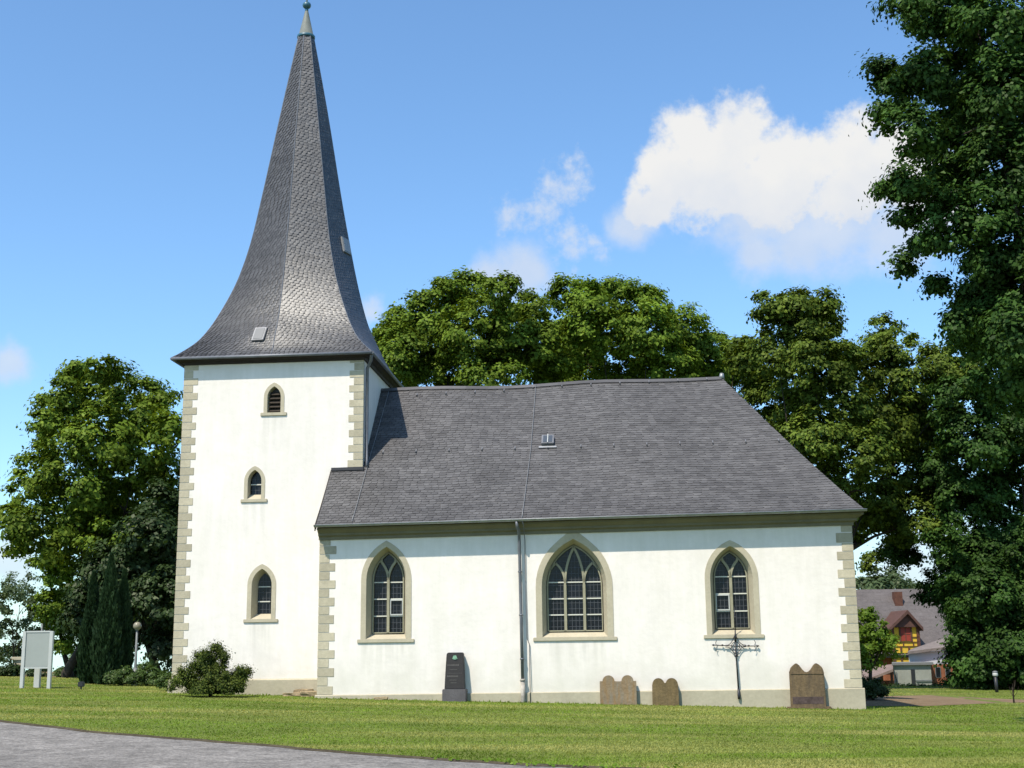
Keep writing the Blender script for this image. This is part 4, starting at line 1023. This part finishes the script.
# stone pier and low wall at the far left
c = ony(18, 678, 58); z0 = zg(c.x, 58); pr = thing('stone_pier', (c.x, 58, z0), 'short stone pier with a cap behind the notice board', 'pier')
b = MB(); b.box(I3, c.x-.22, c.x+.22, 57.8, 58.2, z0-.3, z0+.72); b.build('shaft', M_STONE, pr, bevel=.02)
b = MB(); b.box(I3, c.x-.29, c.x+.29, 57.72, 58.28, z0+.722, z0+.88); b.build('cap', M_STONE, pr, bevel=.03)
lw = MB(); xa = c.x-14; xb = c.x-.30
lw.box8([(xa,57.85,zg(xa,58)-.3),(xb,57.85,z0-.3),(xb,58.15,z0-.3),(xa,58.15,zg(xa,58)-.3),(xa,57.85,zg(xa,58)+.26),(xb,57.85,z0+.26),(xb,58.15,z0+.26),(xa,58.15,zg(xa,58)+.26)])
tag(lw.build('garden_wall', M_RUBBLE, base=(xa, 58, z0), bevel=.03), 'low stone wall running left from the stone pier', 'wall')
lw = MB(); xa = c.x+.30; xb = c.x+4.0
lw.box8([(xa,57.85,z0-.3),(xb,57.85,zg(xb,58)-.3),(xb,58.15,zg(xb,58)-.3),(xa,58.15,z0-.3),(xa,57.85,z0+.24),(xb,57.85,zg(xb,58)+.24),(xb,58.15,zg(xb,58)+.24),(xa,58.15,z0+.24)])
tag(lw.build('garden_wall', M_RUBBLE, base=(xa, 58, z0), bevel=.03), 'low stone wall running right from the stone pier to the conifers', 'wall')
# bollard lamp on the right
p = onground(997, 692.5); print('BOLLARD', p)
bo = thing('bollard_light', p, 'short black bollard light with a white top on the right lawn', 'bollard')
Hh = ony(996, 671, p.y).z-p.z
b = MB(); b.tube([(p.x,p.y,p.z-.1),(p.x-.01,p.y,p.z+Hh-.20)], .065, 12); b.build('post', M_BLACKP, bo)
b = MB(); b.lathe((p.x-.01,p.y,p.z+Hh-.20), [(.085,0),(.10,.02),(.10,.13),(.085,.14)], 14); b.build('lens', M_WHITE, bo)
b = MB(); b.lathe((p.x-.01,p.y,p.z+Hh-.057), [(.10,0),(.115,.012),(.08,.05),(.02,.07)], 14); b.build('cap', M_POST, bo)

# ------------------------------------------------------------------ farmyard on the right
M_TILE = mat('brown_roof_tile', (.112, .098, .096), .8, .25, [(.5, .12), (3, .12), (9, .15)], None)
def tile_courses(m):
    nt = m.node_tree; N = nt.nodes; L = nt.links; b = N['Principled BSDF']; geo = N.new('ShaderNodeNewGeometry')
    w = N.new('ShaderNodeTexWave'); w.wave_type = 'BANDS'; w.bands_direction = 'Z'; w.wave_profile = 'SAW'; w.inputs['Scale'].default_value = 1.25; w.inputs['Distortion'].default_value = .3
    L.new(geo.outputs['Position'], w.inputs['Vector']); bp = N.new('ShaderNodeBump'); bp.inputs['Strength'].default_value = 1; bp.inputs['Distance'].default_value = .14
    L.new(w.outputs[0], bp.inputs['Height']); L.new(bp.outputs[0], b.inputs['Normal'])
tile_courses(M_TILE)
M_TILER = mat('red_brown_barge', (.085, .045, .036), .85, .2, [(4, .2)])
M_YEL = mat('yellow_infill', (.58, .38, .045), .85, .2, [(4, .08)])
M_BRICK = mat('red_brick', (.22, .085, .045), .9, .15, [(1.5, .2), (9, .2)], (12, .4, .02))
M_SHUT = mat('red_shutter', (.23, .035, .02), .6, .3, [(8, .1)])
M_BEAM = mat('brown_beam', (.10, .045, .03), .8, .2, [(6, .2)])
M_SHED = mat('white_cladding', (.44, .45, .46), .7, .3, [(1, .06), (6, .08, (.35, .35, .33), 1)], None, stretch=(4, 1, .3))
M_CONC = mat('grey_concrete_wall', (.27, .275, .245), .9, .15, [(1.2, .15), (5, .3, (.20, .21, .17), 1)], (10, .3, .02), stretch=(3, 1, .6))
YH = 86.0
def hp(px, py, y=YH): return ony(px, py, y)
gz = zg(hp(900, 690).x, YH)
xl, xr = hp(800, 640).x, hp(1010, 640).x
zr = hp(905, 589, YH+5).z; ze = hp(905, 652, YH).z
fh = thing('farmhouse', (hp(905, 680).x, YH, gz), 'brown tiled farmhouse with yellow half-timbered dormer in the distance', 'house')
b = MB(); b.box(I3, xl+.3, xr-.3, YH+.4, YH+9.6, gz-.5, ze); b.poly([(xl+.3,YH+.4,ze),(xl+.3,YH+9.6,ze),(xl+.3,YH+5,zr-.2)]); b.poly([(xr-.3,YH+.4,ze),(xr-.3,YH+9.6,ze),(xr-.3,YH+5,zr-.2)]); b.build('wall', M_BRICK, fh)
b = MB()
for s in (0, 1):
    y0, y1 = (YH-.2, YH+5) if s == 0 else (YH+10.2, YH+5)
    b.box8([(xl,y0,ze-.35),(xr,y0,ze-.35),(xr,y1,zr-.15),(xl,y1,zr-.15),(xl,y0,ze-.18),(xr,y0,ze-.18),(xr,y1,zr),(xl,y1,zr)])
rf = b.build('roof', M_TILE, fh)
cz = hp(897, 606, YH+4); b = MB(); b.box(I3, hp(893.2, 600, YH+4).x, hp(901, 600, YH+4).x, YH+3.6, YH+4.2, cz.z-.8, hp(897, 592, YH+4).z); b.build('chimney', M_BEAM, rf)
# dormer
dl, dr_, db_, dtp = hp(893, 640, YH-.1).x, hp(919, 640, YH-.1).x, hp(905, 662, YH-.1).z, hp(905, 627, YH-.1).z
apx = hp(905.5, 612, YH-.1); yb = YH+4
b = MB(); b.box(I3, dl, dr_, YH-.1, yb, db_, dtp); dm = b.build('dormer', M_YEL, fh)
b = MB(); b.poly([(dl-.1,YH-.35,dtp),(dr_+.1,YH-.35,dtp),(apx.x,YH-.35,apx.z-.1)]); b.poly([(dl-.1,YH-.3,dtp),(dr_+.1,YH-.3,dtp),(apx.x,YH-.3,apx.z-.1)]); b.box(I3, dl, dr_, YH-.34, YH-.102, dtp-.02, dtp+.1); b.build('gable', M_TILER, dm)
b = MB(); e0, e1 = hp(888, 630, YH-.4), hp(922.5, 629, YH-.4)
for e in (e0, e1):
    b.box8([(e.x,YH-.6,e.z-.12),(apx.x,YH-.6,apx.z-.12),(apx.x,yb,apx.z-.12),(e.x,yb,e.z-.12),(e.x,YH-.6,e.z+.10),(apx.x,YH-.6,apx.z+.12),(apx.x,yb,apx.z+.12),(e.x,yb,e.z+.10)])
b.build('roof', M_TILER, dm)
b = MB()
def beam(x0, x1, y0, y1): 
    a_, c_ = hp(x0, y1, YH-.1), hp(x1, y0, YH-.1); b.box(I3, a_.x, c_.x, YH-.16, YH-.102, a_.z, c_.z)
for (x0, x1, y0, y1) in ((893,893.6,627,661),(899.6,900.2,627,642),(910.8,911.4,627,642),(918.4,919,627,661),(893,919,641.6,642.4),(893,919,645.9,646.6),(893.6,899.6,636.7,637.4),(911.4,918.4,636.7,637.4),(903,903.6,642.4,645.9),(913,913.6,642.4,645.9),(901,901.6,646.6,661),(909,909.6,646.6,661),(893,919,652.7,653.4)): beam(x0, x1, y0, y1)
b.build('timber_frame', M_BEAM, dm)
a_, c_ = hp(900.2, 641, YH-.1), hp(910.8, 627.5, YH-.1); b = MB(); b.box(I3, a_.x, c_.x, YH-.14, YH-.103, a_.z, c_.z); so_ = b.build('shutter', M_SHUT, dm)
b = MB(); xm = (a_.x+c_.x)/2; b.box(I3, xm-.03, xm+.03, YH-.15, YH-.141, a_.z, c_.z); b.box(I3, a_.x, c_.x, YH-.155, YH-.151, lerp(a_.z, c_.z, .48), lerp(a_.z, c_.z, .52)); b.build('batten', M_BEAM, dm)
# white clad shed with a tiled mono-pitch roof
YS = 80.0; g2 = zg(hp(930, 680, YS).x, YS)
sh = thing('white_shed', (hp(935, 680, YS).x, YS, g2), 'white clad shed with pale tiled roof right of the dormer', 'shed')
x0, x1 = hp(909, 660, YS).x, hp(985, 660, YS).x; z0, z1 = hp(930, 668, YS).z, hp(910, 650, YS).z; z1b = hp(960, 645, YS).z
def recede(x, y0, y1): return x*y1/y0
b = MB(); xb0, xb1 = recede(x0, YS, YS+5), recede(x1, YS, YS+5); b.box8([(x0,YS,g2-.4),(x1,YS,g2-.4),(xb1,YS+5,g2-.4),(xb0,YS+5,g2-.4),(x0,YS,z1-.2),(x1,YS,z1b-.2),(xb1,YS+5,z1b-.2),(xb0,YS+5,z1-.2)]); b.build('wall', M_SHED, sh)
c4 = [hp(907.5,651.5,YS-.3), hp(985,642,YS-.3), hp(985,624,YS+4), hp(911.5,649,YS+4)]
b = MB(); b.box8([p-Vector((0,0,.16)) for p in c4]+c4); b.build('roof', mat('pale_tile', (.165, .138, .125), .85, .2, [(2, .12), (8, .1)]), sh)
# grey garage with dark door gap
YG = 76.0; g3 = zg(hp(912, 686, YG).x, YG)
ga = thing('grey_garage', (hp(912, 686, YG).x, YG, g3), 'low flat grey garage with a dark doorway in front of the shed', 'garage')
x0, x1, z1 = hp(893.5, 670, YG).x, hp(931, 670, YG).x, hp(912, 665, YG).z
b = MB(); xb0, xb1 = recede(x0,YG,YG+3), recede(x1,YG,YG+3); b.box8([(x0,YG,g3-.4),(x1,YG,g3-.4),(xb1,YG+3,g3-.4),(xb0,YG+3,g3-.4),(x0,YG,z1),(x1,YG,z1),(xb1,YG+3,z1),(xb0,YG+3,z1)]); b.build('wall', M_CONC, ga)
b = MB(); b.box8([(x0-.12,YG-.15,z1+.002),(x1+.12,YG-.15,z1+.002),(xb1,YG+3.1,z1+.002),(xb0,YG+3.1,z1+.002),(x0-.12,YG-.15,z1+.14),(x1+.12,YG-.15,z1+.14),(xb1,YG+3.1,z1+.14),(xb0,YG+3.1,z1+.14)]); b.build('roof', mat('felt_roof', (.16, .16, .16), .9, .1, [(3, .1)]), ga)
b = MB(); b.box(I3, hp(910.8,670,YG).x, hp(914.6,670,YG).x, YG-.03, YG+.02, g3-.3, hp(912,669.5,YG).z); b.build('doorway', M_BLACKP, ga)
b = MB(); b.box(I3, hp(915,670,YG).x, hp(931,670,YG).x, YG-.06, YG-.002, hp(920,681.5,YG).z, hp(920,680,YG).z); b.build('rail', M_POST, ga); b = MB(); b.box(I3, hp(895.5,670,YG).x, hp(896.5,670,YG).x, YG-.05, YG-.002, g3-.2, hp(896,672,YG).z); b.build('pipe', M_POST, ga)
# brick outbuilding
YB = 78.0; g4 = zg(hp(945, 686, YB).x, YB)
bo_ = thing('brick_outbuilding', (hp(945, 686, YB).x, YB, g4), 'low red brick outbuilding with small windows right of the garage', 'outbuilding')
x0, x1, z1 = hp(931, 670, YB).x, hp(985, 670, YB).x, hp(945, 664.6, YB).z
b = MB(); b.box(I3, x0, x1, YB, YB+1.9, g4-.4, z1); b.build('wall', M_BRICK, bo_)
for (xa_, xb_) in ((935, 940.5), (945, 950)):
    b = MB(); b.box(I3, hp(xa_,670,YB).x, hp(xb_,670,YB).x, YB-.04, YB+.05, hp(940,677.5,YB).z, hp(940,667,YB).z); w_ = b.build('window', M_POST, bo_)
    b = MB(); b.box(I3, hp(xa_+.6,670,YB).x, hp(xb_-.6,670,YB).x, YB-.05, YB-.041, hp(940,677,YB).z, hp(940,667.6,YB).z); b.build('pane', M_GLASS, w_)
# lean-to on the left of the garage
YL = 74.0; g5 = zg(hp(876, 686, YL).x, YL)
ln = thing('lean_to', (hp(876, 686, YL).x, YL, g5), 'open lean-to with a sloping tiled roof behind the small tree', 'lean-to')
pA, pB, pC, pD = hp(862, 681, YL-1), hp(893, 669, YL-1), hp(893, 664, YL+3), hp(862, 668, YL+3)
b = MB(); b.box8([pA-Vector((0,0,.14)), pB-Vector((0,0,.14)), pC-Vector((0,0,.14)), pD-Vector((0,0,.14)), pA, pB, pC, pD]); b.build('roof', mat('lean_to_tile', (.19, .14, .12), .85, .2, [(2, .15), (9, .12)]), ln)
b = MB(); b.box(I3, hp(862,680,YL).x, hp(892.6,680,YL).x, YL+2.2, YL+2.4, g5-.4, hp(880,672,YL).z); b.build('back_wall', M_POST, ln)
b = MB(); b.box(I3, hp(881,680,YL).x, hp(892.6,680,YL).x, YL-.3, YL-.1, g5-.4, hp(886,680.5,YL).z); b.build('low_wall', M_BRICK, ln)
for x in (862.5, 882, 892): 
    b = MB(); q = hp(x, 680, YL-.6); tt = lerp(pA.z, pB.z, (q.x-pA.x)/(pB.x-pA.x))-.14; b.box(I3, q.x-.06, q.x+.06, YL-.66, YL-.54, g5-.4, tt); b.build('post', M_BEAM, ln)
# dark hedge line along the yard
def hedge(px0, px1, ybot, ytop, Y, m, label):
    n = 30; root = None; bl_ = []
    for i in range(n):
        x = lerp(px0, px1, i/(n-1)); p = hp(x, (ybot+ytop)/2, Y); bl_.append((Vector((p.x, Y+random.uniform(-.2, .2), p.z)), abs(ybot-ytop)/2*Y/FPX*random.uniform(.6, 1.3)))
    C, Nn = crown_points(bl_, .25, 30, 2.4); p0 = bl_[n//2][0]
    o = link('hedge', leaf_mesh('hedge', C, Nn, .10), m, base=(p0.x, Y, zg(p0.x, Y))); tag(o, label, 'hedge')
hedge(880, 975, 689.5, 686.2, 70, M_DARK, 'low dark hedge strip in front of the farm buildings')

# ------------------------------------------------------------------ grass blades on the lawn
def grass(n):
    # sampled so that density falls off with distance
    Ys = 15.5+(62-15.5)*rng.random(n)**1.8; halfw = Ys*.415+1.0; X = rng.uniform(-1, 1, n)*halfw
    ex = np.array([p.x for p in ED]); ey = np.array([p.y for p in ED]); o = np.argsort(ex)
    ok = Ys > np.interp(X, ex[o], ey[o])+.07+rng.normal(size=n)*.04
    # not inside the church
    q = np.stack([X-NO.x, Ys-NO.y], 1); u = q@np.array([U.x, U.y]); d = q@np.array([IN.x, IN.y])
    ok &= ~((d > -.10) & (u > -.1) & (u < NU+.1)); ok &= ~((d > SET-.14) & (u > TA-.15) & (u < 1))
    ok &= (np.abs(X+1) > 9) | (Ys < 41)
    Z0 = zg(X, Ys); A = np.array(CR.transposed()) @ np.stack([X, Ys, Z0-CAMZ]); ppx, ppy = 512+FPX*A[0]/-A[2], 384-FPX*A[1]/-A[2]
    ok &= ~((ppx > 800) & (ppy > np.interp(ppx, [800, 870, 930, 1000, 1060], [698, 696.5, 695.3, 699, 701])-.3) & (ppy < np.interp(ppx, [800, 870, 930, 1000, 1060], [707.5, 706.2, 706, 703, 702])+.3))
    X, Ys = X[ok], Ys[ok]; n = len(X); Z = zg(X, Ys)
    h = rng.uniform(.010, .024, n)*(1+.6*(rng.random(n) < .03)); q = np.stack([X-NO.x, Ys-NO.y], 1); u = q@np.array([U.x, U.y]); d = q@np.array([IN.x, IN.y]); h *= 1+1.8*rng.random(n)*((d > -.32) & (u > -.3) & (u < NU+.4) & (d < 1))+1.8*rng.random(n)*((d > SET-.35) & (u < .2) & (u > TA-.4) & (d < SET+1)); w = rng.uniform(.005, .011, n)*np.clip(Ys/18, 1, 2); a = rng.random(n)*2*np.pi
    lean = rng.normal(size=(n, 2))*.020
    v = np.empty((n, 4, 3)); dx, dy = np.cos(a)*w, np.sin(a)*w
    v[:, 0] = np.stack([X-dx, Ys-dy, Z-.005], 1); v[:, 1] = np.stack([X+dx, Ys+dy, Z-.005], 1)
    v[:, 2] = np.stack([X+dx*.25+lean[:, 0], Ys+dy*.25+lean[:, 1], Z+h], 1); v[:, 3] = np.stack([X-dx*.25+lean[:, 0], Ys-dy*.25+lean[:, 1], Z+h*.95], 1)
    o = link('grass', quads('grass', v), M_GRASS); tag(o, 'short mown lawn in front of the church', 'grass', kind='stuff')
grass(420000)
# scattered clover flowers and weeds along the verge: uncountable
def weeds():
    n = 700; k = rng.integers(0, len(ED)-1, n); P_ = np.array([[p.x, p.y] for p in ED])[k]
    cl_ = np.sin(k*.21)+np.sin(k*.077+1) > .7
    P_ = P_+np.array([NRM.x, NRM.y])*rng.normal(size=(n, 1))*.10+rng.normal(size=(n, 2))*.05; P_ = P_[cl_]; m_ = len(P_)
    C = []; Nn = []
    for x, y in P_:
        for j in range(9):
            C.append((x+random.gauss(0, .06), y+random.gauss(0, .06), zg(x, y)+.02+abs(random.gauss(0, .025)))); Nn.append(unit(np.array([random.gauss(0, .5), random.gauss(0, .5)-.3, 1])))
    o = link('verge_weeds', leaf_mesh('verge_weeds', np.array(C), np.array(Nn), .035), M_FRUIT); tag(o, 'low weeds along the road edge', 'weeds', kind='stuff')
weeds()

# rain-washed dirt streaks on the render below each window sill
def sill_streaks(m, spots):
    nt = m.node_tree; N = nt.nodes; L = nt.links; b = N['Principled BSDF']; src = b.inputs['Base Color'].links[0].from_socket
    geo = N.new('ShaderNodeNewGeometry'); sp = N.new('ShaderNodeSeparateXYZ'); L.new(geo.outputs['Position'], sp.inputs[0])
    st = N.new('ShaderNodeVectorMath'); st.operation = 'MULTIPLY'; L.new(geo.outputs['Position'], st.inputs[0]); st.inputs[1].default_value = (1, 1, .09)
    n = N.new('ShaderNodeTexNoise'); n.inputs['Scale'].default_value = 6; n.inputs['Detail'].default_value = 4; L.new(st.outputs[0], n.inputs['Vector'])
    nr = N.new('ShaderNodeMapRange'); L.new(n.outputs[0], nr.inputs[0]); nr.inputs[1].default_value = .38; nr.inputs[2].default_value = .66
    def M2(op, a, c):
        q = N.new('ShaderNodeMath'); q.operation = op
        for i, x in enumerate((a, c)):
            if isinstance(x, (int, float)): q.inputs[i].default_value = x
            elif x is not None: L.new(x, q.inputs[i])
        return q.outputs[0]
    tot = None
    for (xc, hw, z, ln) in spots:
        a = M2('ABSOLUTE', M2('SUBTRACT', sp.outputs[0], xc), None)
        ma = N.new('ShaderNodeMapRange'); L.new(a, ma.inputs[0]); ma.inputs[1].default_value = hw*1.05; ma.inputs[2].default_value = hw*.75
        mz = N.new('ShaderNodeMapRange'); L.new(sp.outputs[2], mz.inputs[0]); mz.inputs[1].default_value = z-ln; mz.inputs[2].default_value = z
        w = M2('MULTIPLY', M2('MULTIPLY', ma.outputs[0], mz.outputs[0]), M2('LESS_THAN', sp.outputs[2], z+.05))
        tot = w if tot is None else M2('MAXIMUM', tot, w)
    f = M2('MULTIPLY', M2('MULTIPLY', tot, nr.outputs[0]), .38)
    mx = N.new('ShaderNodeMix'); mx.data_type = 'RGBA'; L.new(f, mx.inputs[0]); L.new(src, mx.inputs[6]); mx.inputs[7].default_value = (.40, .385, .33, 1); L.new(mx.outputs[2], b.inputs['Base Color'])
sill_streaks(M_WALL, [(nv(q['uc'], 0, 0).x, q['w']+.1, q['z0']-.1, 1.15) for q in (s1, s2, s3)] + [(tw0(q['uc'], 0, 0).x, q['w']+.1, q['z0']-.1, 1.3) for q in (t1, t2, t3)])
